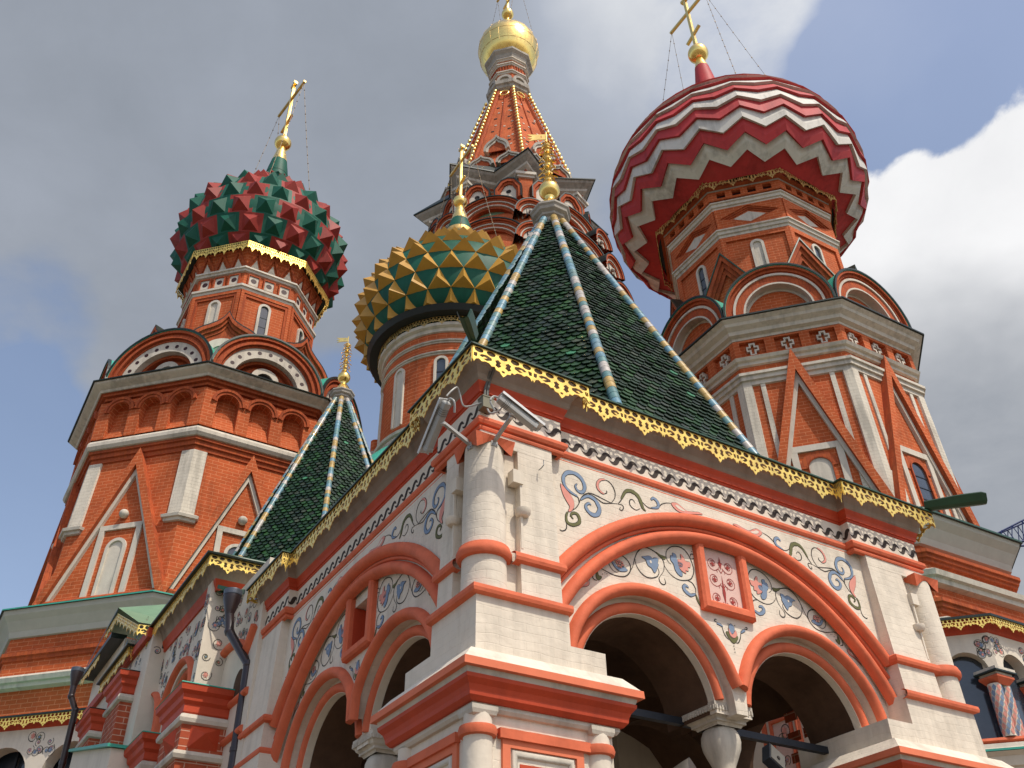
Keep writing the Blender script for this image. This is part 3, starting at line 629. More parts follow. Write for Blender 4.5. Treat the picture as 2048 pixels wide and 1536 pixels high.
# corner pier shafts
def shaft(xa, xb, ya, yb, sx, sy, bx, by, jx, jy):
    """xa..xb / ya..yb lower block; (sx, sy) outer corner direction; bx,by pilaster widths; jx,jy springer widths"""
    X = lambda t: xa+t if sx < 0 else xb-t
    Y = lambda t: ya+t if sy < 0 else yb-t
    def pl(pts): return [(X(a), Y(b)) for a, b in pts]
    m = M()
    prism(m, pl([(.004,.004),(jx,.004),(jx,jy),(.004,jy)]), 4.5, 4.77, 'whitebrick')
    prism(m, pl([(0,0),(bx+.05,0),(bx+.05,by+.05),(0,by+.05)]), 4.5, 5.09, 'whitebrick', pl([(.012,.012),(bx+.05,.012),(bx+.05,by+.05),(.012,by+.05)]))
    n0 = [(.47,.02),(bx,.02),(bx,by),(.02,by),(.02,.47),(.10,.47),(.10,.10),(.47,.10)]; n1 = [(.50,.09),(bx,.09),(bx,by),(.09,by),(.09,.50),(.15,.50),(.15,.15),(.50,.15)]
    prism(m, pl(n0), 5.09, 6.66, 'whitebrick', pl(n1)); prism(m, pl([(.088,.088),(bx,.088),(bx,by),(.088,by)]), 6.655, 7.0, 'whitebrick')
    m.build('corner_pier', porch)
    c = pl([(.19,.19)])[0]
    m = M(); m.lathe((c[0], c[1], 0), [(.205,5.10),(.198,5.5),(.20,5.8),(.193,6.2),(.185,6.62)], 'whitebrick', 28); m.build('corner_column', porch)
    m = M()
    m.lathe((c[0], c[1], 0), [(.20,5.44),(.235,5.45),(.25,5.475),(.25,5.51),(.235,5.54),(.23,5.56),(.19,5.575)], 'pink', 28); m.build('column_ring', porch)
    m = M()
    for k in range(1):   # scooped cap: square top on a round shaft
        n = 32; top = []; bot = []
        for i in range(n):
            t = 2*pi*i/n+pi/4; e = max(abs(cos(t)), abs(sin(t))); top.append((c[0]+.215*cos(t)/e, c[1]+.215*sin(t)/e, 6.665)); 
            j = abs(((i % 8)-4)/4.0); bot.append((c[0]+(.19+.045*j**3/e*1.2)*cos(t), c[1]+(.19+.045*j**3/e*1.2)*sin(t), 6.62-.11*j**2*1.0))
        m.loft([bot, top], 'pink', c1=True)
    m.build('column_cap', porch)
    m = M(); ro = [(-.035, 5.045),(.0, 5.05),(.038,5.062),(.046,5.09),(.04,5.125),(.01,5.14),(-.03,5.145)]
    path = [(.0, by+.07),(0,0),(bx+.07,0)]
    P = pl(path); P = P if (sx < 0) == (sy < 0) else P[::-1]
    m.sweep(P, ro, 'pink')
    if sx < 0 and sy < 0: P = P[::1]
    m.build('lower_string', porch)
    m = M(); r2 = [(-.04,5.44),(.005,5.445),(.04,5.46),(.048,5.49),(.04,5.53),(.01,5.55),(-.04,5.555)]
    for P in ([(.40,.035),(bx+.0,.035),(bx,.2)], [(.035,.40),(.035,by+.0),(.2,by)]):
        P = pl(P); 
        if P[0] != pl([(.40,.035)])[0]: P = P[::-1]
        if (sx < 0) != (sy < 0): P = P[::-1]
        m.sweep(P, r2, 'pink')
    m.build_each('upper_string', porch)
    m = M()    # small corbels and worn grooves on the pilasters
    for (a, b, wd, dp) in ((.50,.03,.05,.02),):
        q = pl([(.515,.045)])[0]; m.lathe((q[0], q[1], 0), [(0,5.925),(.05,5.93),(.072,5.955),(.075,6.0),(.04,6.01),(0.03,6.02)], 'white', 14, c0=True)
        q2 = pl([(.50,.05)])[0]; m.box((q2[0]-.012,q2[1]-.012,5.6),(q2[0]+.012,q2[1]+.012,6.30),'white')
        q3 = pl([(.045,.515)])[0]; m.lathe((q3[0], q3[1], 0), [(0,5.925),(.05,5.93),(.072,5.955),(.075,6.0),(.04,6.01),(0.03,6.02)], 'white', 14, c0=True)
        q4 = pl([(.05,.50)])[0]; m.box((q4[0]-.012,q4[1]-.012,5.6),(q4[0]+.012,q4[1]+.012,6.30),'white')
        for (xx, yy) in ((.46,.07),(.07,.46)):
            q5 = pl([(xx, yy)])[0]; m.box((q5[0]-.055,q5[1]-.05,6.26),(q5[0]+.055,q5[1]+.05,6.40),'white')
    m.build_each('corbel', porch)
shaft(0, 1.31, 0, 1.28, -1, -1, .895, .75, 1.31, 1.28)
shaft(4.90, 6.42, 0, 1.28, 1, -1, 1.08, .80, 1.52, 1.28)
# far pier of the shaded side: plain pilaster with strings
m = M(); prism(m, quad(.004, 1.3, 4.87, 6.096), 4.5, 4.77, 'whitebrick'); prism(m, quad(0, .9, 5.2, 6.10), 4.5, 5.09, 'whitebrick'); prism(m, quad(.02, .9, 5.27, 6.09), 5.09, 7.0, 'whitebrick', quad(.09, .9, 5.27, 6.09)); m.build('far_pilaster', porch)
for z_ in (5.05, 5.445):
    m = M(); m.sweep([(.3, 6.09), (.03, 6.09), (.03, 5.24), (.3, 5.24)], [(-.03,z_),(.0,z_+.003),(.04,z_+.015),(.048,z_+.045),(.04,z_+.08),(.01,z_+.095),(-.03,z_+.1)], 'pink'); m.build('string_course', porch)
# small dressings below the imposts
for (x0, x1, y0) in ((0.0, 1.31, 0.0), (4.90, 6.42, 0.0)):
    m = M()
    for xx in (x0+.05, x1-.14): m.lathe((xx, y0+.04, 0), [(.115,1.0),(.115,3.885),(.115,4.0),(.11,4.07)], 'white', 20)
    m.build_each('pier_colonnette', porch)
    m = M()
    for xx in (x0+.05, x1-.14):
        m.lathe((xx, y0+.04, 0), [(.11,3.875),(.145,3.885),(.155,3.92),(.145,3.955),(.11,3.965)], 'pink', 20)
    m.fbox(FR, x0+.20, x1-.26, 3.885, 3.96, 0, .05, 'pink'); m.build_each('pier_ring', porch)
    m = M()
    for xx in (x0+.05, x1-.14):
        m.lathe((xx, y0+.04, 0), [(.115,4.02),(.15,4.035),(.165,4.065),(.165,4.10),(.12,4.11)], 'trim', 4, th=pi/4, sm=False)
    m.build_each('pier_cap', porch)
    m = M(); F = FR
    fr = [(x0+.27, 2.6), (x0+.27, 3.86), (x1-.35, 3.86), (x1-.35, 2.6)]
    m.band(F, fr, .06, .03, -.01, 'pinklt', sm=False, prof=[(-.035,-.0),(-.035,.035),(.035,.035),(.035,0)])
    fr = [(x0+.35, 2.6), (x0+.35, 3.79), (x1-.43, 3.79), (x1-.43, 2.6)]
    m.band(F, fr, .06, .04, -.01, 'trim')
    m.build('pier_panel_frame', porch)
    m = M(); m.fbox(F, x0+.40, x1-.48, 2.5, 3.72, -.002, .006, 'red'); m.fbox(F, x0+.46, x1-.54, 2.5, 3.68, .008, .012, 'white'); m.build('pier_panel', porch)
m = M(); m.lathe((.04, 1.18, 0), [(.105,1.0),(.105,4.07)], 'white', 20); m.lathe((.04, 1.18, 0), [(.11,3.875),(.145,3.885),(.155,3.92),(.145,3.955),(.11,3.965)], 'pink', 20)
m.fbox(FL, .22, 1.05, 3.885, 3.96, 0, .05, 'pink')
m.band(FL, [(.27, 2.6), (.27, 3.86), (1.02, 3.86), (1.02, 2.6)], .06, .03, -.01, 'pinklt', prof=[(-.035,0),(-.035,.035),(.035,.035),(.035,0)], sm=False)
m.band(FL, [(.35, 2.6), (.35, 3.79), (.94, 3.79), (.94, 2.6)], .06, .04, -.01, 'trim'); m.build('pier_side_dressing', porch)

# ---- entablature around the plan
EP = [(.60,6.07),(.09,6.07),(.09,5.15),(.205,5.15),(.205,.97),(.09,.97),(.09,.09),(1.02,.09),(1.02,.205),(5.16,.205),(5.16,.09),(6.34,.09),(6.34,6.07)]
m = M(); m.sweep(EP, [(-.03,6.82),(.0,6.825),(.035,6.835),(.05,6.865),(.047,6.90),(.02,6.925),(-.03,6.93)], 'pink'); m.sweep(EP, [(-.03,6.775),(.015,6.78),(.022,6.80),(.015,6.822),(-.03,6.824)], 'pink'); m.build('lower_cornice_roll', porch)
m = M(); m.sweep(EP, [(-.3,6.90),(.0,6.90),(.0,7.18)], 'white')
# running wave
def wave_seg(m, p0, p1, z, per, hh):
    p0 = Vector((*p0, 0)); p1 = Vector((*p1, 0)); L = (p1-p0).length
    n = max(1, round(L/per)); w = L/n; u = (p1-p0)/L; F = Fr(p0, u, Vector((u.y, -u.x, 0)))
    for i in range(n):
        pts = [(-.05,.40),(.10,.16),(.32,.08),(.50,.30),(.66,.74),(.86,.88),(1.05,.70),(1.16,.48)]
        q = cat([(w*(i+a), z+hh*b) for a, b in pts], 4)
        q = [(min(max(a, 0.002), L-.002), b) for a, b in q]
        ribbon(m, F, q, lambda t: hh*.02+hh*.50*sin(pi*t)**1.3, .003, 'wave')
for p, q in zip(EP[1:], EP[2:]): wave_seg(m, p, q, 6.975, .172, .105)
m.build('wave_frieze', porch)
m = M(); m.sweep(EP, [(.0,7.172),(.012,7.18),(.012,7.20),(.028,7.205),(.035,7.25),(.055,7.29),(.06,7.315)], 'red'); m.build('red_cornice', porch)
m = M(); m.sweep(EP, [(.06,7.314),(.075,7.33),(.085,7.38),(.12,7.45),(.18,7.50),(.20,7.53),(.205,7.565)], 'shadedsoffit'); m.build('coved_soffit', porch)
m = M(); m.sweep(EP, [(.16,7.560),(.245,7.560),(.252,7.565),(.252,7.582),(.24,7.588),(-.12,7.78)], ['eave','eave','greenmetal','greenmetal','greenmetal']); m.build('eaves_edge', porch)
fp = offset_path(EP, .222)
for i, (p, q) in enumerate(zip(fp, fp[1:])):
    m = M(); fringe(m, p, q, 7.562, .255, .555, thick=.008); m.build('gilt_fringe', porch)
# low roof skirt
m = M()
lo = [(.12,6.2),(.12,.12),(6.30,.12),(6.30,6.2)]; hi = [(.62,5.7),(.62,.52),(5.86,.52),(5.86,5.7)]
m.loft([[(x,y,7.70) for x, y in lo], [(x,y,8.10) for x, y in hi]], 'greenmetal', c1=True)
for i in range(14):
    t = (i+.5)/14
    x = .2+6.0*t; x2 = .7+5.1*t
    m.tube([(x,.13,7.71),(x2,.53,8.105)], .014, 'greenmetal', 4, sm=False)
    y = .2+5.8*t; y2 = .6+5.0*t; m.tube([(.13,y,7.71),(.63,y2,8.105)], .014, 'greenmetal', 4, sm=False)
m.build('roof_skirt', porch)
# spouts
def spout(parent, p, a, L, w, rise, mt='greenmetal', k=1.0):
    m = M(); d = Vector((cos(a), sin(a), 0)); n = Vector((-sin(a), cos(a), 0)); p = Vector(p); prof = [(-w, .11*k), (-w*.6, .02), (-w*.1, 0), (w*.1, 0), (w*.6, .02), (w, .11*k)]
    def ring(t, f=1): return [tuple(p+d*(L*t)+n*(a_*f)+Vector((0, 0, b*f+rise*t))) for a_, b in prof]
    r = [ring(-.25, .8), ring(.5), ring(.9), ring(1.0, .85)]; m.loft(r, mt, closed=False); r2 = [[(x, y, z+.012) for x, y, z in q] for q in r]; m.loft(r2, mt, closed=False)
    for q, q2 in zip(r, r2): pass
    m.add([r[i][0] for i in range(4)]+[r2[i][0] for i in range(4)], [(i, i+1, 5+i, 4+i) for i in range(3)], mt); m.add([r[i][-1] for i in range(4)]+[r2[i][-1] for i in range(4)], [(i, i+1, 5+i, 4+i) for i in range(3)], mt)
    return m.build('rain_spout', parent)
spout(porch, (-.18,-.18,7.60), pi*1.25, .26, .075, .03, 'greenmetal')
spout(porch, (6.60,-.20,7.60), -pi*.22, .62, .11, .03)
# vault and rear walls of the porch interior
m = M(); G = 20; vs = []; fs = []
for i in range(G+1):
    for j in range(G+1):
        u = -1+2*i/G; v = -1+2*j/G
        z = 4.95+1.15*max(0, (1-abs(u)**2.2))**.5*.6+1.15*max(0, (1-abs(v)**2.2))**.5*.6
        vs.append((3.2+2.75*u, 3.1+2.6*v, z))
for i in range(G):
    for j in range(G): fs.append((i*(G+1)+j, (i+1)*(G+1)+j, (i+1)*(G+1)+j+1, i*(G+1)+j+1))
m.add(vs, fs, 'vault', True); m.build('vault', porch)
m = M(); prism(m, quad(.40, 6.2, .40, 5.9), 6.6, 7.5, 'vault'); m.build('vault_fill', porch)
F2 = Fr((6.32,0,0), (0,1,0), (-1,0,0))
def arcwall(m, F, s0, s1, z0, z1, holes, d0, d1, mt, side=None, nn=20):
    """wall with round headed openings (cs, zc, R, z bottom)"""
    poly = [(s0, z1), (s0, z0)]
    for cs, zc_, R, zb_ in holes: poly += [(cs-R, z0)]+([(cs-R, zb_)] if zb_ > z0 else [])+arc(cs, zc_, R, pi, 0, nn)+[(cs+R, z0)]
    poly += [(s1, z0), (s1, z1)]
    m.slab(F, poly, d0, d1, mt, side=side)
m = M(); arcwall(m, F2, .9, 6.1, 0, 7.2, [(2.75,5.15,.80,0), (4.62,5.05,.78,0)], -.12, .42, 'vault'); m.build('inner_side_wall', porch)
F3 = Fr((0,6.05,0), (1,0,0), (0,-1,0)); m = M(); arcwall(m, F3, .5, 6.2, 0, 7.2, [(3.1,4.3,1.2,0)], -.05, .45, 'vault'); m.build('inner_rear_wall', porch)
m = M()
for zz_ in (5.0, 5.25, 5.5): 
    for i in range(3): m.fbox(F2, 1.55+.27*i, 1.76+.27*i, zz_, zz_+.12, .421, .43, 'brickbig')
m.build_each('bare_brick_patch', porch)
# ribs under the vault
m = M()
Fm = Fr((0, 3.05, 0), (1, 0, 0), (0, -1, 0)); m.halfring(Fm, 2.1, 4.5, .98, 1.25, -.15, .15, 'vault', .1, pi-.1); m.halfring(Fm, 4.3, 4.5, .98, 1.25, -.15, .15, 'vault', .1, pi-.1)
m.build('vault_rib', porch)

# ---- tiled tent roofs
ROLLS = ['rollblue','rollwhite','rollteal','rollochre','rollblue','rollwhite','rollochre','rollteal']
def tent(parent, cx, cy, zb, zt, r, rt, tw, rr, hub, vis=range(8), rowh=.085):
    rg = random.Random(5)
    V = [(cx+r/cos(pi/8)*cos(pi/8+k*pi/4), cy+r/cos(pi/8)*sin(pi/8+k*pi/4)) for k in range(8)]
    T = [(cx+rt*cos(pi/8+k*pi/4), cy+rt*sin(pi/8+k*pi/4)) for k in range(8)]
    m = M(); m.loft([[(x, y, zb) for x, y in V], [(x, y, zt) for x, y in T]], 'tilebase', c0=True, c1=True)
    for k in range(8):
        if k not in vis: continue
        a, b = Vector((*V[k], zb)), Vector((*V[(k+1) % 8], zb)); c, d = Vector((*T[k], zt)), Vector((*T[(k+1) % 8], zt))
        mb, mt_ = (a+b)/2, (c+d)/2; up = (mt_-mb); L = up.length; up.normalize(); u = (b-a).normalized(); n = u.cross(up).normalized()
        hb, ht = (b-a).length/2, (d-c).length/2; rows = int(L/rowh)
        for i in range(rows):
            y = i*rowh; hw = hb+(ht-hb)*y/L; off = tw/2 if i % 2 else 0; nn = int(hw/tw)+1
            for j in range(-nn, nn+1):
                x = j*tw+off
                if abs(x) > hw-.02: continue
                rgi = rg.random(); mi = rg.choice((0,0,0,1,1,2,2,3,4,5,5)) if rgi < .975 else (6 if rgi < .982 else 7)
                h0 = rowh*1.42; jx = rg.uniform(-.004,.004); lift = rg.uniform(.9,1.5)
                pr = [(-.48,h0,.002),(-.48,.045,.020),(-.24,-.010,.030),(.24,-.010,.030),(.48,.045,.020),(.48,h0,.002)]
                top = [mb+u*(x+jx+tw*p)+up*(y+q)+n*(w*lift+.004) for p, q, w in pr]
                bot = [mb+u*(x+jx+tw*p)+up*(y+q)+n*(w*lift-.010) for p, q, w in pr[1:5]]
                m.add(top+bot, [(0,1,2,3,4,5),(1,6,7,2),(2,7,8,3),(3,8,9,4)], 'tile%d' % mi)
    tr = m.build('tent_roof', parent, recalc=False)
    for k in range(8):
        m = M(); a, b = Vector((*T[k], zt)), Vector((*V[k], zb)); b = b+(b-a)*.012; L = (b-a).length; n = int(L/(rr*1.9)); ph = rg.randrange(8)
        for i in range(n):
            p, q = a+(b-a)*(i/n), a+(b-a)*((i+1.12)/n); o = Vector((cos(pi/8+k*pi/4), sin(pi/8+k*pi/4), .25))*rr*.35
            m.tube([p+o, q+o], rr*.98, ROLLS[rg.randrange(8) if rg.random() < .5 else (i+ph) % 8], 12, r2=rr*1.03)
        m.build('ridge_roll', tr)
    hx, hs = hub
    m = M(); m.lathe((cx, cy, zt), [(rt*1.05,-.10*hs),(rt*1.1,.0),(rt*1.1,.06*hs),(rt*1.35,.09*hs),(rt*1.35,.14*hs),(rt*1.65,.18*hs),(rt*1.7,.24*hs),(rt*1.85,.27*hs),(rt*1.85,.31*hs),(rt*1.0,.38*hs),(.0,.40*hs)], 'graytrim', 8, th=pi/8, sm=False, mats=['graytrim']*8+['eave']*2)
    m.build('roof_collar', parent)
    z0 = zt+.30*hs; s = hs
    m = M(); m.lathe((cx, cy, z0), [(.30*s,-.02*s),(.28*s,.03*s),(.12*s,.32*s),(.085*s,.36*s)], 'gold', 8, sm=False); m.lathe((cx, cy, z0), [(.085*s,.34*s),(.075*s,.42*s),(.09*s,.45*s)], 'gold', 16)
    zc_ = z0+.62*s; m.lathe((cx, cy, zc_), [(.19*s*sin(pi*i/16), -.19*s*cos(pi*i/16)) for i in range(17)], 'gold', 28)
    m.lathe((cx, cy, zc_), [(.04*s,.17*s),(.02*s,.3*s),(.016*s,1.62*s),(0,1.63*s)], 'gold', 8)
    tiers = [(.28,.17),(.46,.19),(.68,.16),(.88,.17),(1.06,.13),(1.24,.11)]
    for ti, (zz_, R) in enumerate(tiers):
        m.lathe((cx, cy, zc_+zz_*s), [(.02*s,-.05*s),(.06*s,-.02*s),(.065*s,.02*s),(.03*s,.06*s)], 'gold', 10)
        for k in range(7):
            a = 2*pi*k/7+ti*.4; pts = []
            for t in [i/9 for i in range(10)]:
                an = -pi/2+t*pi*1.55; x = .02+R*.52*(1+sin(an))*(1-.2*t); z = R*.62*(-cos(an))*(-1)*.0+R*(.9*t-.55*t*t)+.05*sin(t*7)
                pts.append((cx+s*x*cos(a), cy+s*x*sin(a), zc_+s*(zz_+z)))
            w_ = .022*s; A = Vector((-sin(a), cos(a), 0))
            m.add([tuple(Vector(p)+A*w_*(1-.5*i/9)) for i, p in enumerate(pts)]+[tuple(Vector(p)-A*w_*(1-.5*i/9)) for i, p in enumerate(pts)], [(i, i+1, 11+i, 10+i) for i in range(9)], 'gold')
            m.tube(pts, .008*s, 'gold', 4)
    m.build('crown_finial', parent)
    m = M(); zf = zc_+1.42*s; Ff = Fr((cx, cy, 0), (-cos(ALPHA), sin(ALPHA), 0), (sin(ALPHA), cos(ALPHA), 0))
    m.slab(Ff, [(0,zf),(.16*s,zf),(.34*s,zf-.03*s),(.26*s,zf+.03*s),(.36*s,zf+.055*s),(.26*s,zf+.09*s),(.36*s,zf+.15*s),(.16*s,zf+.15*s),(0,zf+.15*s)], -.006, .006, 'gold', holes=[[(.09*s,zf+.04*s),(.105*s,zf+.04*s),(.105*s,zf+.11*s),(.09*s,zf+.11*s)]], back=True)
    m.build('pennant', parent)
tent(porch, 3.22, 3.1, 8.12, 13.85, 2.52, .20, .140, .066, (0, 1.0), vis=(2,3,4,5,6), rowh=.100)
# ================================================================ security cameras, junction box, spotlight
def Pw(x, y, z):
    p = Vector(PO)+Vector((cos(ALPHA)*x-sin(ALPHA)*y, sin(ALPHA)*x+cos(ALPHA)*y, z)); return p
def cat3(P, k=6):
    P = [Vector(p) for p in P]; n = len(P); o = []
    for i in range(n-1):
        a, b, c_, d = P[max(i-1,0)], P[i], P[i+1], P[min(i+2,n-1)]
        for q in range(k):
            t = q/k; o.append(.5*((2*b)+(-a+c_)*t+(2*a-5*b+4*c_-d)*t*t+(-a+3*b-3*c_+d)*t**3))
    return o+[P[-1]]
def beam(m, a, b, w, h, mt, up=(0, 0, 1)):
    a, b = Vector(a), Vector(b); d = (b-a).normalized(); u = d.cross(Vector(up)).normalized(); v = u.cross(d)
    r = lambda p: [tuple(p+u*(w*i)+v*(h*j)) for i, j in ((-.5,-.5),(.5,-.5),(.5,.5),(-.5,.5))]
    m.loft([r(a), r(b)], mt, c0=True, c1=True)
def camera_thing(base, knee, back, front, label, roll=0.0):
    """all points in porch axes, metres"""
    O = Vector(base); r = root('security_camera', label, 'security camera', tuple(Pw(*base)), (0, 0, ALPHA), 'cameras on the corner pier')
    k, a, b = Vector(knee)-O, Vector(back)-O, Vector(front)-O
    d = (b-a).normalized(); u = d.cross(Vector((0, 0, 1))).normalized(); v = u.cross(d)
    if roll: u, v = u*cos(roll)+v*sin(roll), v*cos(roll)-u*sin(roll)
    L = (b-a).length
    def ring(t, w, h, dy=0, n=16, sqr=.25):
        o = []
        for i in range(n):
            an = 2*pi*i/n; e = max(abs(cos(an)), abs(sin(an)))**-.6; o.append(tuple(a+d*(L*t)+u*(w*e*cos(an))+v*(h*e*sin(an)+dy)))
        return o
    m = M(); m.loft([ring(-.02,.03,.03), ring(0,.038,.038), ring(.93,.040,.040), ring(.94,.044,.044), ring(1.0,.044,.044), ring(1.0,.036,.036)], 'camgrey', c0=True)
    m.loft([ring(1.0,.036,.036), ring(.985,.034,.034)], 'camdark', c1=True)
    for t in (.12, .16, .2, .24): m.loft([ring(t,.0435,.0435), ring(t+.01,.0435,.0435)], 'camdark')
    m.build('housing', r)
    m = M(); q = lambda t, z, w: a+d*(L*t)+v*z+u*w
    m.loft([[tuple(q(t, .058, -.058)), tuple(q(t, .068, -.05)), tuple(q(t, .068, .05)), tuple(q(t, .058, .058)), tuple(q(t, .03, .060)), tuple(q(t, .03, .056)), tuple(q(t, .054, .052)), tuple(q(t, .062, 0)), tuple(q(t, .054, -.052)), tuple(q(t, .03, -.056)), tuple(q(t, .03, -.060))] for t in (-.03, .5, 1.12)], 'camlight', c0=True, c1=True)
    m.build('sunshade', r)
    m = M(); beam(m, (0, 0, 0), k, .035, .022, 'camgrey'); beam(m, (0, 0, .03), k+Vector((0, 0, .02)), .012, .012, 'camgrey')
    m.tube([k+Vector((0,0,-.02)), k+Vector((0,0,.03)), a+d*L*.42-v*.03], .022, 'camlight', 10)
    nrm_ = Vector((0,-1,0)) if abs(base[1]) < abs(base[0])+.02 and base[0] > .1 else Vector((-1,0,0))
    t = nrm_.cross(Vector((0,0,1))); m.loft([[tuple(nrm_*(.004*s_)+t*(.035*i)+Vector((0,0,.05*j))) for i, j in ((-1,-1),(1,-1),(1,1),(-1,1))] for s_ in (-1, 3)], 'camgrey', c0=True, c1=True)
    for i, j in ((-1,-1),(1,-1),(1,1),(-1,1)): m.tube([t*(.022*i)+Vector((0,0,.036*j)), t*(.022*i)+Vector((0,0,.036*j))+nrm_*.018], .006, 'camdark', 6)
    m.build('bracket', r)
    m = M(); pts = [a-d*.02, a-d*.06-v*.03, a-d*.06-v*.10, a+d*.02-v*.16, k*.5+Vector((0,0,.1))]
    pp_ = []
    for i in range(3):
        for j in range(4): 
            t_ = j/4; pp_.append(pts[i]*(1-t_)+pts[i+1]*t_)
    m.tube(cat3(pts[:4]), .010, 'camgrey', 6); m.build('cable', r)
    return r
camera_thing((.19, .01, 6.62), (.20, -.29, 6.73), (.03, -.36, 6.83), (.42, -.36, 6.645), 'grey security camera pointing right, on the sunlit side of the porch corner')
camera_thing((.01, .14, 6.60), (-.29, .13, 6.74), (-.34, -.02, 6.86), (-.31, .40, 6.58), 'grey security camera pointing left, on the shaded side of the porch corner', roll=.35)
jb = root('junction_box', 'small olive junction box with cables at the porch corner between the two cameras', 'junction box', tuple(Pw(.11, .06, 7.03)), (0, 0, ALPHA))
m = M(); m.box((-.055,-.08,-.06), (.06,.02,.07), 'camolive'); m.box((-.06,-.085,.06), (.065,.02,.075), 'camolive'); m.build('box', jb)
m = M(); m.tube([(.02,-.03,.07),(.03,-.02,.2),(.045,-.03,.30),(.05,-.09,.38),(.06,-.14,.46)], .016, 'camdark', 8); m.tube([(-.01,-.03,.07),(.0,-.02,.2),(.02,-.03,.30),(.02,-.09,.38)], .012, 'camdark', 8); m.build('conduit', jb)
m = M(); m.tube(cat3([(0,-.06,-.06),(.01,-.12,-.15),(.06,-.2,-.14),(.05,-.28,-.10),(-.02,-.36,-.08)]), .009, 'camgrey', 6); m.build('cable', jb); m = M(); m.tube(cat3([(-.05,-.04,0),(-.15,.02,-.04),(-.22,.02,-.05),(-.27,.0,.06),(-.31,-.02,.10),(-.38,-.04,.02),(-.43,-.04,-.06)]), .009, 'camgrey', 6); m.build('cable', jb)
# wall hook
hk = M(); hk.tube([(0,0,0),(0,-.05,0),(.01,-.07,.02),(.012,-.07,.08)], .006, 'camgrey', 6); o = hk.build('wall_hook', None, tuple(Pw(.72, .06, 6.50)), (0, 0, ALPHA)); tag(o, 'small iron hook on the white pier right of the corner column', 'hook')
# spotlight inside the porch
p0 = (3.80, .62, 4.36)
sr_ = root('spotlight', 'square floodlight on a dark arm inside the porch, behind the right arch', 'floodlight', tuple(Pw(*p0)), (0, 0, ALPHA))
m = M(); R45 = Matrix.Rotation(radians(32), 3, 'Y') @ Matrix.Rotation(radians(-20), 3, 'X')
def rb(m, a, b, mt, Rm):
    n0 = len(m.v); m.box(a, b, mt); m.v[n0:] = [tuple(Rm @ Vector(v)) for v in m.v[n0:]]
rb(m, (-.11,-.05,-.11), (.11,.05,.11), 'iron', R45); rb(m, (-.095,-.06,-.095), (.095,-.048,.095), 'camdark', R45); m.build('lamp_housing', sr_)
m = M(); m.tube([(0,0,-.08),(-.02,.02,-.16),(-.30,.05,-.27),(-.75,.1,-.46)], .022, 'iron', 8); m.tube([(0,0,-.08),(.03,.02,-.5)], .018, 'camgrey', 8); m.build('arm', sr_)
m = M(); m.tube([tuple(R45 @ Vector((0,-.062,-.02))), tuple(R45 @ Vector((0,-.07,-.02)))], .02, 'dark', 10); m.build('sensor', sr_)

# ================================================================ painted gallery beyond the porch
gal = root('painted_gallery', 'shaded flower-painted gallery left of the porch, under the smaller green tent roof', 'gallery', PO, (0, 0, ALPHA))
def flowers(m, F, s0, s1, z0, z1, n, seed, d=.004, k=1.0, avoid=()):
    rg = random.Random(seed)
    for i in range(n):
        s, z = rg.uniform(s0, s1), rg.uniform(z0, z1)
        if any((s-a)**2+(z-b)**2 < r*r for a, b, r in avoid): continue
        a0 = rg.uniform(0, 6.28); sg = rg.choice((-1, 1)); r = rg.uniform(.07,.14)*k
        sp = [(s+r*(1-.7*t/12)*cos(a0+sg*t*.55), z+r*(1-.7*t/12)*sin(a0+sg*t*.55)) for t in range(13)]
        ribbon(m, F, sp, lambda t: .012*k, d, 'pblack')
        c = rg.choice(('pblue','ppink','pblue','ppink','pgreen')); c2 = rg.choice(('ppink','pblue'))
        pet = []
        ph = rg.uniform(0, 6.28)
        for t in range(12):
            rr = r*.55*(1 if t % 2 else .5); pet.append((s+rr*cos(ph+t*pi/6)*.9, z+rr*sin(ph+t*pi/6)))
        m.slab(F, pet, d+.003, d+.003, c); m.slab(F, [(s+r*.22*cos(t), z+r*.22*sin(t)) for t in (0,1.05,2.1,3.15,4.2,5.25)], d+.006, d+.006, c2)
GX = -.28
FG = Fr((GX, 0, 0), (0, 1, 0), (-1, 0, 0))
ga = [(8.72, 6.45, .72), (10.55, 6.45, .72)]
m = M(); arcwall(m, FG, 7.54, 13.4, 3.0, 8.2, [(a, b, r, 3.0) for a, b, r in ga], -.5, 0, 'white'); flowers(m, FG, 7.75, 12.3, 6.0, 7.95, 190, 3, avoid=[(a, b, .95) for a, b, r in ga]); m.build('painted_wall', gal)
for a, b, r in ga:
    m = M(); m.band(FG, [(a-r-.12, 5.9)]+arc(a, b, r+.12, pi, 0, 22)+[(a+r+.12, 5.9)], .11, .09, 0, 'pink'); m.band(FG, [(a-r+.03, 5.9)]+arc(a, b, r-.03, pi, 0, 22)+[(a+r-.03, 5.9)], .12, .09, -.12, 'pink'); m.build('arch_moulding', gal)
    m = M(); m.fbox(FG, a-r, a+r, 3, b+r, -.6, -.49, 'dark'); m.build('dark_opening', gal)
m = M(); prism(m, [(GX-.09,7.50),(.3,7.50),(.3,7.72),(GX-.09,7.72)], 3, 8.16, 'white'); flowers(m, Fr((0,7.50,0),(1,0,0),(0,-1,0)), GX, -.02, 6.4, 8.0, 14, 77, k=.8); flowers(m, Fr((GX-.09,0,0),(0,1,0),(-1,0,0)), 7.54, 7.70, 6.3, 8.0, 22, 8, k=.8); m.build('corner_pilaster', gal)
m = M(); prism(m, [(GX-.09,11.9),(.3,11.9),(.3,12.3),(GX-.09,12.3)], 3, 8.16, 'white'); m.build('far_pilaster', gal)
GP = [(.6,13.5),(GX-.16,13.5),(GX-.16,11.75),(GX,11.75),(GX,7.42),(GX+.0,7.42),(.75,7.42)]
GP = [(.6,13.5),(GX-.14,13.5),(GX-.14,11.75),(GX,11.75),(GX,7.47),(1.2,7.47)]
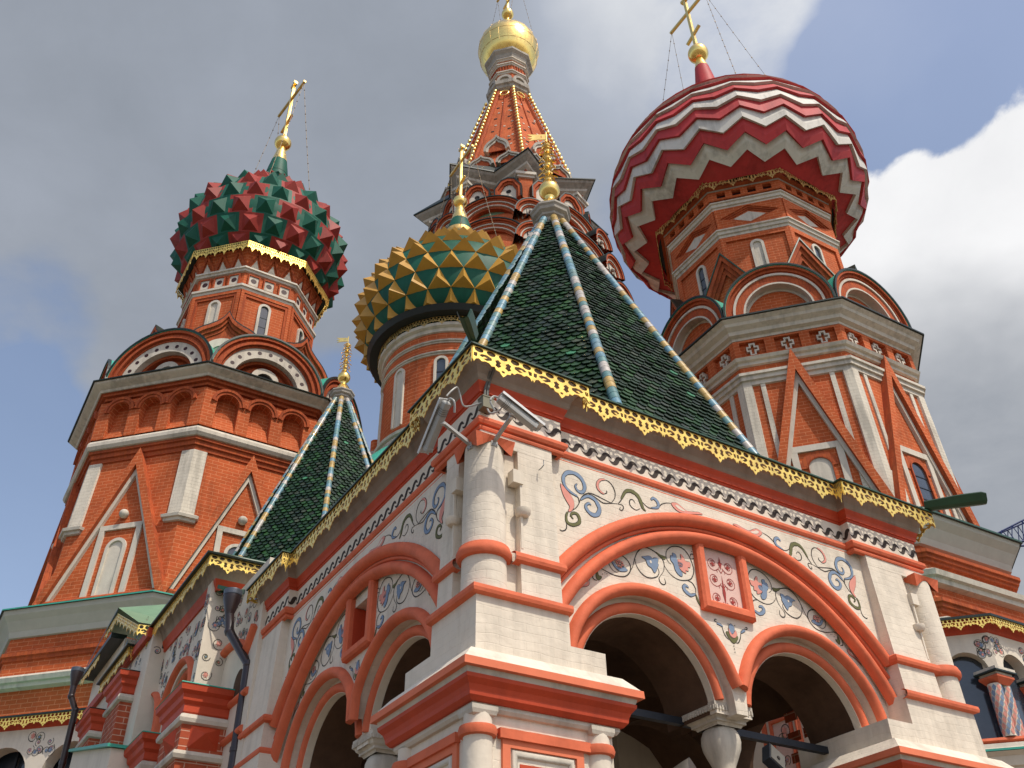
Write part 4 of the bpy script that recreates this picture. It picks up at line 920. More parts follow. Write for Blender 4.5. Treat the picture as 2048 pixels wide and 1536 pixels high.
m = M(); m.sweep(GP, [(-.05,7.98),(.03,7.99),(.04,8.05),(.07,8.12),(.08,8.16)], 'red'); m.build('red_cornice', gal)
m = M(); m.sweep(GP, [(.08,8.16),(.10,8.20),(.13,8.28),(.18,8.36),(.22,8.42)], 'shadedsoffit'); m.build('coved_soffit', gal)
m = M(); m.sweep(GP, [(.18,8.435),(.32,8.435),(.325,8.46),(.30,8.475),(-.1,8.62)], ['eave','eave','greenmetal','greenmetal']); m.box((.1,7.5,8.5),(1.6,13,8.6),'greenmetal'); m.build('eaves', gal)
fp = offset_path(GP, .25)
for p, q in zip(fp, fp[1:]):
    m = M(); fringe(m, p, q, 8.44, .245, .555); m.build('gilt_fringe', gal)
m = M(); m.tube([(GX-.10,7.35,8.49),(.5,7.35,8.49)], .05, 'greenmetal', 10); m.tube([(-.4,7.42,8.55),(.9,7.42,8.60)], .05, 'greenmetal', 10); m.build('ridge_roll_flashing', gal)
# broken sheet metal gutter under the return
m = M(); m.add([(-.25,7.2,7.93),(.1,7.0,7.86),(.2,7.5,8.02),(-.3,7.5,7.98)], [(0,1,2,3)], 'palegreen'); m.loft([[(-.33,7.3,7.96),(-.10,7.05,7.82),(.15,7.0,7.84)],[(-.33,7.3,8.02),(-.10,7.05,7.90),(.15,7.0,7.92)]], 'greenmetal', closed=False); m.add([(-.33,7.45,7.99),(-.1,7.2,7.84),(.2,7.2,7.9),(.2,7.45,8.05)], [(0,1,2,3)], 'greenmetal'); m.build('valley_gutter', gal)
# recessed wall between porch and gallery
F4 = Fr((.02,0,0), (0,1,0), (-1,0,0))
m = M(); arcwall(m, F4, 6.0, 9.2, 3.0, 8.0, [(6.85,6.15,.28,5.75)], -.5, 0, 'white') if False else m.slab(F4, [(6.0,3),(9.2,3),(9.2,8.0),(6.0,8.0)], -.5, 0, 'white'); flowers(m, F4, 6.15, 8.6, 7.0, 7.8, 46, 21, k=.9); m.build('recessed_wall', gal)
m = M()
m.band(F4, [(6.15,7.02)]+[(7.3+1.15*sin(t), 6.15+.93*cos(t)) for t in [(-.9+i*.13) for i in range(17)]], .13, .09, 0, 'pink', sm=True); m.build('arch_moulding', gal)
for z_ in (6.10, 5.60):
    m = M(); m.band(F4, [(6.1,z_),(9.2,z_)], .10, .06, 0, 'pink'); m.build('string_course', gal)
m = M(); m.slab(F4, [(6.42,6.12)]+arc(6.62,6.35,.2,pi,0,10)+[(6.82,6.12)], .001, .004, 'vault'); m.build('niche', gal)
# brick piers with moulded caps carrying the gallery
for (y0, y1, zt_) in ((6.85, 7.9, 6.28), (8.75, 9.6, 6.13)):
    m = M(); x0 = -.58
    prism(m, quad(x0, .1, y0, y1), 2.5, zt_-.3, 'brickbig'); 
    for zz_ in (zt_-.62, zt_-1.3): m.loft([[(x0-.001,y0+.22,zz_-.13),(x0-.001,y0+.62,zz_-.13),(x0-.001,y0+.62,zz_+.13),(x0-.001,y0+.22,zz_+.13)],[(x0-.12,y0+.42,zz_)]*4], 'red')
    m.loft([[(x0+.12,y0-.001,zt_-.80),(x0+.52,y0-.001,zt_-.80),(x0+.52,y0-.001,zt_-.50),(x0+.12,y0-.001,zt_-.50)],[(x0+.3,y0-.12,zt_-.62)]*4], 'red'); m.build('brick_pier', gal)
    P = [(.1,y1),(x0,y1),(x0,y0),(.1,y0)]
    m = M(); m.sweep(P, [(0,zt_-.36),(.02,zt_-.34),(.02,zt_-.24),(.06,zt_-.20),(.07,zt_-.12),(.12,zt_-.08),(.13,zt_-.0)], 'red'); m.sweep(P, [(.13,zt_),(.14,zt_+.005),(.13,zt_+.02),(-.1,zt_+.05)], 'teal'); m.build_each('pier_cap', gal)
    m = M(); m.sweep(P, [(.0,zt_-.50),(.05,zt_-.48),(.06,zt_-.43),(.04,zt_-.38),(0,zt_-.36)], 'trim'); m.sweep(P, [(-.02,zt_-.96),(.05,zt_-.95),(.07,zt_-.90),(.05,zt_-.85),(-.02,zt_-.84)], 'trim'); m.build('pier_roll', gal)
tent(gal, 1.82, 8.75, 8.55, 13.1, 1.80, .14, .11, .050, (0, .68), vis=(2,3,4,5,6), rowh=.078)

def downpipe(label, pts, r, top, grp='downpipes'):
    rt_ = root('downpipe', label, 'downpipe', tuple(Pw(*pts[-1])), (0, 0, ALPHA), grp)
    O = Vector(pts[-1]); q = [Vector(p)-O for p in pts]
    m = M(); m.tube(q, r, 'pipe', 14)
    for i in range(1, len(q)-1): m.lathe(tuple(q[i]), [(0,-r*1.15),(r*.8,-r*.9),(r*1.12,-r*.2),(r*1.12,r*.2),(r*.8,r*.9),(0,r*1.15)], 'pipe', 14)
    for i in range(len(q)-1):
        a, b = q[i], q[i+1]; k = int((a-b).length/1.2)
        for j in range(1, k+1): c = a+(b-a)*(j/(k+1)); d = (b-a).normalized(); m.tube([c-d*.03, c+d*.03], r*1.14, 'pipe', 14)
    m.build('pipe', rt_)
    m = M(); t = q[0]; m.lathe(tuple(t), [(r,-.02),(r*1.05,.0),(top,.20),(top,.27)], 'pipe', 24); m.build('hopper', rt_)
    m = M(); m.lathe(tuple(t), [(top*1.04,.26),(top*1.07,.28),(top*1.04,.30),(top*1.07,.32),(top*1.04,.34),(top*.85,.34),(top*.8,.2)], 'pipecap', 24); m.build('rim', rt_)
downpipe('dark brown downpipe with a wide hopper, bending in between the porch and the gallery', [(-.26,6.62,7.32),(-.22,6.62,7.05),(.02,6.28,6.50),(.02,6.28,2.0)], .065, .125)

# ================================================================ green roofed stair pavilion further along
pav = root('stair_pavilion', 'small white pavilion with a pale green folded roof and gilt fringe, beyond the painted gallery', 'pavilion', tuple(Pw(0,0,0)), (0, 0, ALPHA))
PX = -.78
m = M(); prism(m, [(PX+.25,10.3),(1.0,10.3),(1.0,15.8),(PX+.25,15.8)], 3, 8.42, 'white'); prism(m, [(PX+.26,13.1),(1.0,13.1),(1.0,15.8),(PX+.26,15.8)], 8.4, 9.2, 'white'); FPv = Fr((0,10.3,0),(1,0,0),(0,-1,0)); flowers(m, FPv, PX+.35, .4, 7.9, 8.7, 30, 31); flowers(m, Fr((PX+.25,0,0),(0,1,0),(-1,0,0)), 10.5, 13, 7.8, 9.0, 40, 33); m.build('wall', pav)
m = M()
gt = (PX,13.2,9.83); vl = (PX,10.55,8.56)
m.add([(PX,13.15,9.80),(PX,10.55,8.53),(.9,10.35,8.50),(.9,12.6,10.1)], [(0,1,2,3)], 'palegreen'); m.add([(PX,13.15,9.80),(.9,12.6,10.1),(.9,14.6,9.7),(PX,14.1,9.65)], [(0,1,2,3)], 'palegreen'); m.add([(.2,10.45,8.53),(.9,12.6,10.12),(.9,10.2,8.9)], [(0,1,2)], 'greenmetal'); m.build('roof', pav)
PP = [(PX+.2,15.8),(PX+.2,13.1)]; m = M(); m.add([(PX,13.15,9.80),(PX,14.1,9.65),(PX,15.9,9.28),(PX,15.9,9.22),(PX,14.1,9.59),(PX,13.15,9.74)], [(0,1,4,5),(1,2,3,4)], 'eave'); m.box((PX,13.2,9.2),(PX+.3,15.9,9.3),'eave'); m.build('eaves', pav)
m = M(); fringe(m, (PX+.03,15.9), (PX+.03,14.2), 9.25, .25, .55); fringe(m, (PX+.03,14.1), (PX+.03,13.2), 9.66, .25, .45); m.build('gilt_fringe', pav)
m = M(); fringe(m, (PX+.02,13.1), (PX+.02,10.6), 9.66, .22, .45)
for i, v in enumerate(m.v):
    t = (13.1-v[1])/2.5; m.v[i] = (v[0], v[1], v[2]-t*1.16)
fringe(m, (PX+.02,10.58), (.7,10.4), 8.50, .26, .5); m.build('gable_fringe', pav)
for (y0, y1, zt_) in ((10.9, 11.9, 7.75), (13.2, 14.2, 7.75)):
    P = [(.1,y1),(PX+.05,y1),(PX+.05,y0),(.1,y0)]
    m = M(); prism(m, quad(PX+.05, .1, y0, y1), 2.5, zt_-.3, 'brickbig'); m.build('brick_pier', pav)
    m = M(); m.sweep(P, [(0,zt_-.36),(.02,zt_-.34),(.02,zt_-.24),(.06,zt_-.20),(.07,zt_-.12),(.12,zt_-.08),(.13,zt_-.0)], 'red'); m.sweep(P, [(.13,zt_),(.14,zt_+.005),(.13,zt_+.02),(-.1,zt_+.05)], 'eave'); m.build('pier_cap', pav)
    m = M(); m.sweep(P, [(.0,zt_-.50),(.05,zt_-.48),(.06,zt_-.43),(.04,zt_-.38),(0,zt_-.36)], 'trim'); m.build('pier_roll', pav)
m = M(); m.fbox(Fr((PX+.25,0,0),(0,1,0),(-1,0,0)), 10.4, 15.6, 8.25, 8.42, 0, .08, 'red'); m.build('red_string', pav)
m = M(); m.slab(FPv, [(-.35,8.05)]+arc(-.22,8.35,.13,pi,0,10)+[(-.09,8.05)], .001, .004, 'dark'); m.build('window', pav)
downpipe('narrow dark downpipe at the far left, in front of the arcade', [(-1.12,14.0,8.42),(-1.12,14.0,8.2),(-.98,14.0,7.95),(-.92,14.0,3.0)], .06, .12)
low = root('stair_parapet', 'stepped white parapet wall with a green metal coping below the gallery', 'parapet', tuple(Pw(0,0,0)), (0, 0, ALPHA))
m = M(); m.loft([[(-.9,9.7,z),(-.9,13.5,z+.9),(-.2,13.5,z+.9),(-.2,9.7,z)] for z in (3.5, 6.15)], 'white', c0=True, c1=True); m.build('wall', low)
m = M(); m.loft([[(-.98,9.65,z),(-.98,13.55,z+.9),(-.15,13.55,z+.9),(-.15,9.65,z)] for z in (6.15, 6.20)], 'teal', c0=True, c1=True); m.build('coping', low)

# white stair wing seen through the porch
wing = root('stair_wing', 'white wing with a coral framed flower panel, seen through the right porch arch', 'wing', tuple(Pw(0,0,0)), (0, 0, ALPHA))
m = M(); prism(m, quad(8.3, 9.0, 4.0, 9.5), 0, 7.0, 'white'); m.build('wall', wing)
FW = Fr((8.3,0,0), (0,1,0), (-1,0,0))
for y0, y1 in ((4.25, 4.98), (5.9, 6.65), (7.2, 7.9)):
    m = M(); m.band(FW, [(y0,5.0),(y1,5.0),(y1,6.72),(y0,6.72)], .10, .06, 0, 'pink', closed=True); m.band(FW, [(y0+.15,5.15),(y1-.15,5.15),(y1-.15,6.57),(y0+.15,6.57)], .07, .04, 0, 'pink', closed=True); m.build('panel_frame', wing)
    m = M(); m.fbox(FW, y0+.2, y1-.2, 5.2, 6.52, 0, .006, 'pinkwall'); flowers(m, FW, y0+.28, y1-.28, 5.35, 6.4, 12, 40+int(y0*3), d=.01); m.build('painted_panel', wing)
m = M(); m.sweep([(8.3,9.5),(8.3,4.0)], [(0,6.9),(.06,6.92),(.12,7.0),(.2,7.04),(.2,7.08)], 'trim'); m.build('cornice', wing)
# ================================================================ towers
TH = radians(9.3-135)
C8 = cos(pi/8)
def oct_(R, z, th=TH, c=(0, 0)): return [(c[0]+R*cos(th+k*pi/4), c[1]+R*sin(th+k*pi/4), z) for k in range(8)]
def omould(m, prof, mats, th=TH):
    m.loft([oct_(R, z, th) for R, z in prof], mats if isinstance(mats, str) else mats[0], mats=None if isinstance(mats, str) else mats)
def oface(k, Rf, th=TH, n=8):
    """frame of face k; Rf(z) circumradius"""
    a = th+(k+.5)*2*pi/n; c = cos(pi/n)
    return Fr((0,0,0), (-sin(a), cos(a), 0), (cos(a), sin(a), 0), (lambda z: Rf(z)*c) if callable(Rf) else (lambda z: Rf*c))
HT = math.tan(pi/8)
VIS = (6, 7, 0, 1, 2)       # faces towards the porch side, the others carry the same walls without dressings
def cross(parent, c, z0, H, yaw, t=.07, wires=(), wr=0, wz=0, chain='wire'):
    m = M(); u = Vector((cos(yaw), sin(yaw), 0)); p = Vector(c)
    def bm(a, b, w): beam(m, a, b, w, w, 'gold', up=u.cross(Vector((0,0,1))) if abs((Vector(b)-Vector(a)).normalized().z) > .9 else (0,0,1))
    Z = Vector((0,0,1))
    bm(p+Z*z0, p+Z*(z0+H), t); bm(p+Z*(z0+H*.68)-u*H*.30, p+Z*(z0+H*.68)+u*H*.30, t*.9)
    bm(p+Z*(z0+H*.86)-u*H*.11, p+Z*(z0+H*.86)+u*H*.11, t*.85) if False else None
    a = p+Z*(z0+H*.25); bm(a-u*H*.11-Z*H*.045, a+u*H*.11+Z*H*.045, t*.9); bm(p+Z*(z0+H*.93)-u*H*.05, p+Z*(z0+H*.93)+u*H*.05, t*1.2)
    m.build('cross', parent)
    if wr:
        m = M()
        for sg in (-1, 1):
            top = p+Z*(z0+H*.68)+u*sg*H*.28
            for an in (yaw+sg*.5+(0 if sg > 0 else pi), yaw-sg*.5+(0 if sg > 0 else pi)):
                e = p+Vector((wr*cos(an), wr*sin(an), wz)); pts = [top+(e-top)*(i/8)-Z*(.12*sin(pi*i/8)) for i in range(9)]
                m.tube(pts, .010, chain, 4, sm=False)
                for i in range(1, 14):
                    q = top+(e-top)*(i/14)-Z*(.12*sin(pi*i/14)); m.box(tuple(q-Vector((.022,.022,.022))), tuple(q+Vector((.022,.022,.022))), chain)
        m.build('stay_chains', parent)
def ballcone(parent, z_col, z_cone, z_ball, rb, rc0, rc1, rc2, colmat):
    m = M(); m.lathe((0,0,0), [(rc0, z_col),(rc0*.86, z_col+(z_cone-z_col)*.5),(rc1, z_cone)], colmat, 24); m.build('dome_neck', parent)
    m = M(); m.lathe((0,0,0), [(rc1*1.02, z_cone-.02),(rc2, z_ball-rb*.9)], 'gold', 20); m.lathe((0,0,z_ball), [(rb*sin(pi*i/18), -rb*cos(pi*i/18)) for i in range(19)], 'gold', 30); m.build('gilt_ball', parent)
def kokoshnik(parent, k, Rf, zc, r, rings, name='kokoshnik', back=1.6, ez=1.0, th=TH, tymp=('brick', -.5), roof='teal', dots=None, extra=None, s0=0.0, n=26):
    """rings: list of (ra, rb, depth, material); a round gable with a short vault behind it"""
    F = oface(k, Rf, th); F = Fr(F.P(s0, 0, 0), F.u, F.n)
    m = M(); rin = min(q[0] for q in rings)
    for ra, rb, d, mt in rings: m.halfring(F, 0, zc, ra, rb, -.9, d, mt, ez=ez, n=n)
    m.slab(F, [(rin*1.02, zc-.02)]+arc(0, zc, rin*1.02, 0, pi, n, ez)+[(-rin*1.02, zc-.02)], tymp[1]-.02, tymp[1], tymp[0])
    if dots:
        R, nn, rad, d = dots
        for i in range(nn):
            a = pi*(i+.5)/nn; m.slab(F, arc(R*cos(a), zc+ez*R*sin(a), rad, 0, 2*pi, 10)[:-1], d-.02, d+.004, 'holeshade')
    if extra: extra(m, F)
    o = m.build(name, parent)
    m = M(); ro = max(q[1] for q in rings); dm = max(q[2] for q in rings)
    m.halfring(F, 0, zc, ro-.02, ro+.045, -back, dm+.02, roof, ez=ez, n=n); m.halfring(F, 0, zc, ro-.005, ro+.06, dm-.05, dm+.045, 'eave', ez=ez, n=n)
    m.build('gable_roof', o)
    return o
def hood(m, F, za, zb, wb, d, wi=.20, mt='brick', line='trim'):
    """steep gable-shaped hood: two raking brick ribs with a white inner line"""
    for sg in (-1, 1):
        w = .25
        P = [(0, za), (sg*wb, zb), (sg*(wb-w), zb), (0, za-(za-zb)*w/wb)]
        m.slab(F, P, -.02, d, mt, side='brickplain')
        w2 = w+.13
        P = [(0, za-(za-zb)*w/wb), (sg*(wb-w), zb), (sg*(wb-w2), zb), (0, za-(za-zb)*w2/wb)]
        m.slab(F, P, -.02, d*.45, line)
def archwin(m, F, s, z0, zt, hw, fw_, d, recess, glass='glass', frame='trim', bars=True):
    """tall round headed window: proud frame, deep reveal, glazing"""
    zc = zt-hw
    out = [(s-hw-fw_, z0)]+arc(s, zc, hw+fw_, pi, 0, 14)+[(s+hw+fw_, z0)]; inn = [(s-hw, z0+.01)]+arc(s, zc, hw, pi, 0, 14)+[(s+hw, z0+.01)]
    m.slab(F, out+inn[::-1], -.02, d, frame)
    m.slab(F, inn, d-.005-.0, d-.005-.0, glass) if recess is None else None
def window(parent, F, s, z0, zt, hw, fw_=.1, d=.05, pane='glass', bars=4, frame='trim', name='window'):
    m = M(); archwin(m, F, s, z0, zt, hw, fw_, d, 1, frame=frame); o = m.build(name, parent)
    m = M(); inn = [(s-hw-.01, z0)]+arc(s, zt-hw, hw+.01, pi, 0, 12)+[(s+hw+.01, z0)]; m.slab(F, inn, .0, .006, pane)
    if pane == 'glass':
        for i in range(1, bars+1): z = z0+(zt-z0-.1)*i/(bars+1); m.fbox(F, s-hw, s+hw, z-.015, z+.015, .006, .02, 'iron')
    m.build('pane', o); return o
def walls(m, poly_rz, mt): omould(m, poly_rz, mt)

# ---------------------------------------------------------------- left tower
LT = root('church_tower', 'brick tower on the left under the green and red spiked onion dome', 'tower', (-10.77, 30.13, 0), (0, 0, 0), 'onion domed towers of the cathedral')
LR = lambda z: 5.0-(z-13.4)*.053
m = M(); omould(m, [(LR(12.6), 12.6), (LR(18.7), 18.7)], 'brick'); omould(m, [(4.68,18.6),(4.68,20.9),(3.6,21.0)], 'brick'); m.build('body', LT)
# moulded brick bands and white roll
m = M(); omould(m, [(4.74,18.30),(4.80,18.32),(4.80,18.46),(4.87,18.48),(4.87,18.62),(4.94,18.64),(4.94,18.74)], 'brickplain'); omould(m, [(4.72,20.62),(4.80,20.64),(4.80,20.74),(4.92,20.76),(4.92,20.86),(5.03,20.88),(5.03,20.96),(5.1,20.98)], 'brickplain'); m.build_each('brick_string', LT)
m = M(); omould(m, [(4.75,18.72),(5.0,18.76),(5.07,18.86),(5.07,18.98),(5.0,19.08),(4.70,19.14)], 'trim'); m.build('white_roll', LT)
m = M(); omould(m, [(4.9,20.97),(5.14,20.99),(5.18,21.06),(5.36,21.16),(5.42,21.20),(5.44,21.27)], 'trim'); m.build('white_cornice', LT)
m = M(); omould(m, [(5.36,21.262),(5.50,21.262),(5.51,21.30),(4.6,21.42)], 'eave'); m.build('ledge', LT)
for k in VIS:
    F = oface(k, 4.68); F5 = oface(k, LR); hw = 4.68*C8*HT
    # blind arcade
    m = M(); z0, z1, zc = 19.15, 20.62, 20.15; hs_ = hw-.03; hol = []
    for c in (-1.12, 0, 1.12): hol.append((c, zc, .36, z0))
    arcwall(m, F, -hw-.13, hw+.13, z0, 20.60, hol, 0.0, .30, 'brick', nn=12)
    for c, zz_, r, _ in hol:
        m.band(F, arc(c, zz_, r+.10, pi, 0, 12), .18, .07, .30, 'brickplain', prof=[(-.09,0),(-.09,.05),(0,.055),(0,.09),(.09,.09),(.09,0)], sm=False)
        m.add([F.P(c-r, z0+.0, .28), F.P(c+r, z0, .28), F.P(c+r, z0+.62, .01), F.P(c-r, z0+.62, .01)], [(0,1,2,3)], 'brick')
    m.build('blind_arcade', LT)
    m = M(); hood(m, F5, 18.58, 12.7, 2.35, .24); m.build('raking_hood', LT)
    m = M()
    for a, b in (((-.62,12.7),(-.62,15.85)), ((.62,12.7),(.62,15.85))): m.fbox(F5, a[0]-.085, a[0]+.085, 12.7, 15.86, -.02, .07, 'trim')
    m.fbox(F5, -.705, .705, 15.70, 15.87, -.02, .072, 'trim'); m.build('window_surround', LT)
    if k in (1, 2): window(LT, F5, 0, 13.2, 15.30, .30, .10, .06, 'glass')
    else: window(LT, F5, 0, 13.2, 15.30, .24, .10, .06, 'trim', frame='trim')
    p = F5.P(0, 16.2, .10); m = M(); m.lathe(tuple(p), [(.145*sin(pi*i/10), -.145*cos(pi*i/10)) for i in range(11)], 'trim', 16); m.build('stone_ball', LT)
# corner pilasters
for k in range(8):
    m = M(); a = TH+k*pi/4
    def wedge(R, z, w, R2=None):
        q = []
        for sg in (-1, 1):
            t = a+sg*(pi/8+pi/2*0); ux, uy = -sin(a+sg*pi/8), cos(a+sg*pi/8)
            q.append((R*cos(a)+sg*ux*w, R*sin(a)+sg*uy*w, z))
        return [q[0], (R*cos(a), R*sin(a), z), q[1], (q[1][0]*.85, q[1][1]*.85, z), (q[0][0]*.85, q[0][1]*.85, z)]
    m.loft([wedge(LR(z)+.07, z, .42) for z in (15.98, 18.31)], 'towerwhite', c0=True)
    m.loft([wedge(R_z+LR(15.9), z, w) for R_z, z, w in ((.04,15.72,.44),(.10,15.74,.50),(.12,15.82,.52),(.19,15.84,.58),(.21,15.93,.60),(.10,16.0,.46))], 'trim', c0=True)
    m.build('corner_pilaster', LT)
# base storey
m = M(); omould(m, [(5.6,8.8),(5.6,12.2),(5.45,12.9),(5.1,13.0)], 'brick')
omould(m, [(5.55,11.55),(5.66,11.56),(5.66,11.66),(5.72,11.68),(5.72,11.78),(5.6,11.80)], 'brickplain'); omould(m, [(5.58,9.6),(5.70,9.62),(5.70,9.74),(5.76,9.76),(5.76,9.90),(5.6,9.92)], 'brickplain'); m.build('base_storey', LT)
m = M(); omould(m, [(5.6,10.72),(5.78,10.76),(5.80,10.86),(5.88,10.88),(5.92,11.0),(5.88,11.06),(5.6,11.12)], 'trim'); m.build_each('white_band', LT)
m = M(); omould(m, [(5.6,12.22),(5.66,12.24),(5.70,12.40),(5.86,12.66),(5.98,12.80),(6.02,12.94)], 'cove'); m.build('coved_cornice', LT)
m = M(); omould(m, [(5.92,12.93),(6.08,12.93),(6.08,12.97),(5.1,13.30)], ['eave','teal','teal']); omould(m, [(5.08,13.28),(5.18,13.29),(5.20,13.42),(5.12,13.5),(5.0,13.52)], 'brickplain'); m.build('ledge_roof', LT)
# kokoshniks
def lk_extra(m, F):
    m.halfring(F, 0, 21.75, .30, .50, -.45, -.30, 'trim'); m.slab(F, arc(0, 21.75, .30, 0, pi, 12), -.48, -.38, 'dark'); m.fbox(F, -.5, -.3, 21.3, 21.75, -.45, -.30, 'trim'); m.fbox(F, .3, .5, 21.3, 21.75, -.45, -.30, 'trim')
    for i, (ra, rb) in enumerate(((.95, 1.05),)): m.halfring(F, 0, 21.35, .80, .92, -.5, -.40, 'brickplain')
for k in VIS:
    kokoshnik(LT, k, 5.0, 21.35, 1.9, [(1.84,1.96,.10,'brickplain'),(1.74,1.84,.0,'brickplain'),(1.64,1.74,.06,'brickplain'),(1.56,1.64,-.04,'brickplain'),(1.16,1.56,-.07,'trim'),(1.05,1.16,-.30,'brickplain')], tymp=('brickplain', -.5), dots=(1.36, 11, .075, -.07), extra=lk_extra, roof='teal')
m = M(); omould(m, [(4.2,21.3),(4.2,22.4),(3.3,23.9)], 'teal'); m.build('valley_roof', LT)
def ogee(r, h, n=12):
    P = cat([(r, 0), (r*.99, h*.20), (r*.88, h*.40), (r*.66, h*.57), (r*.38, h*.69), (r*.15, h*.82), (0, h)], 4)
    return P+[(-x, z) for x, z in P[::-1][1:]]
for k in (7, 0, 1, 2, 6):
    a = TH+k*pi/4; F = Fr((0,0,0), (-sin(a), cos(a), 0), (cos(a), sin(a), 0), lambda z: 3.80); zz_ = 22.85
    m = M()
    for r, h, d, mt in ((1.36,1.95,.08,'brickplain'),(1.24,1.76,.0,'brickplain'),(1.12,1.56,-.08,'brickplain')):
        o_ = [(x, zz_+z) for x, z in ogee(r, h)]; i_ = [(x*.90, zz_+z*.90) for x, z in ogee(r, h)]; m.slab(F, o_+i_[::-1], -.7, d, mt)
    m.slab(F, [(x, zz_+z) for x, z in ogee(1.03, 1.44)], -.25, -.12, 'brickplain'); m.halfring(F, 0, zz_+.1, .42, .74, -.22, -.08, 'trim'); m.slab(F, arc(0, zz_+.1, .42, 0, pi, 10), -.22, -.11, 'palegreen'); o = m.build('pointed_gable', LT)
    m = M(); o_ = [(x*1.035, zz_+z*1.03) for x, z in ogee(1.36, 1.95)]; i_ = [(x*.995, zz_+z*.995) for x, z in ogee(1.36, 1.95)]; m.slab(F, o_+i_[::-1], -1.5, .08, 'eave', side='eave'); m.build('gable_roof', o)
# drum
LD = 2.62
m = M(); omould(m, [(LD,22.6),(LD,27.0),(2.60,28.0),(2.58,28.2),(2.86,29.05),(2.86,29.1)], 'brick'); m.build('drum', LT)
m = M(); omould(m, [(2.62,27.0),(2.70,27.02),(2.72,27.12),(2.78,27.14),(2.78,27.24),(2.6,27.28)], 'trim'); omould(m, [(2.6,27.95),(2.70,27.98),(2.72,28.06),(2.78,28.09),(2.76,28.18),(2.58,28.22)], 'trim'); m.build_each('white_band', LT)
m = M(); omould(m, [(2.72,29.05),(3.05,29.05),(3.12,29.20),(2.6,29.3)], 'eave'); m.build('dome_seat', LT)
ff = [oct_(3.10, 0)[k][:2] for k in range(8)]
for k in range(8):
    m = M(); fringe(m, ff[k], ff[(k+1) % 8], 29.20, .50, .40, thick=.02); m.build('gilt_fringe', LT)
for k in VIS:
    F = oface(k, LD); hw = LD*C8*HT
    window(LT, F, 0, 24.2, 26.55, .15, .10, .07, 'glass' if k in (1, 2) else 'trim')
    m = M(); m.slab(F, [(-hw+.10,23),(-hw+.10,26.85),(hw-.10,26.85),(hw-.10,23),(hw-.22,23),(hw-.22,26.72),(-hw+.22,26.72),(-hw+.22,23)], -.01, .06, 'brickplain'); m.slab(F, [(-hw,23),(-hw,26.98),(hw,26.98),(hw,23),(hw-.12,23),(hw-.12,26.86),(-hw+.12,26.86),(-hw+.12,23)], -.01, .09, 'brick'); m.build('recessed_panel', LT)
    m = M()
    for c in (-.62, 0, .62): m.fbox(F, c-.19, c+.19, 27.36, 27.80, -.01, .05, 'trim'); m.slab(F, arc(c, 27.58, .115, 0, 2*pi, 14)[:-1], .05, .054, 'holeshade'); m.slab(F, [(c-.24,27.3),(c-.24,27.86),(c+.24,27.86),(c+.24,27.3),(c+.19,27.3),(c+.19,27.80),(c-.19,27.80),(c-.19,27.3)], -.01, .09, 'brickplain')
    m.build('square_vents', LT)
    Fu = oface(k, lambda z: 2.58+(z-28.2)*.33); m = M(); n_ = 3; hw2 = hw
    for i in range(n_):
        c = (i+.5-n_/2)*2*hw2/n_
        for sg in (-1, 1): m.band(Fu, [(c, 28.95), (c+sg*hw2/n_*1.0, 28.22)], .09, .06, 0, 'brickplain', prof=[(-.05,0),(-.05,.07),(.05,.07),(.05,0)], sm=False)
        m.slab(Fu, [(c-.17, 28.24), (c+.17, 28.24), (c, 28.62)], .0, .05, 'trim')
    m.build('lozenge_frieze', LT)
# spiked onion
def onion_profile(pts, n=40):
    """Catmull-Rom through (r, z)"""
    return cat(pts, max(2, n//(len(pts)-1)))
def at_len(prof, L):
    tot = 0
    for a, b in zip(prof, prof[1:]):
        l = hypot(b[0]-a[0], b[1]-a[1])
        if tot+l >= L: t = (L-tot)/l; return (a[0]+(b[0]-a[0])*t, a[1]+(b[1]-a[1])*t)
        tot += l
    return prof[-1]
def plen(prof): return sum(hypot(b[0]-a[0], b[1]-a[1]) for a, b in zip(prof, prof[1:]))
dp = onion_profile([(2.55,29.15),(3.05,29.75),(3.38,30.6),(3.45,31.4),(3.28,32.3),(2.80,33.3),(2.05,34.2),(1.30,34.9),(.82,35.5),(.60,36.1),(.50,36.7)], 60)
m = M(); m.lathe((0,0,0), [(r-.02, z) for r, z in dp], 'domegreen', 48); m.build('onion_dome', LT)
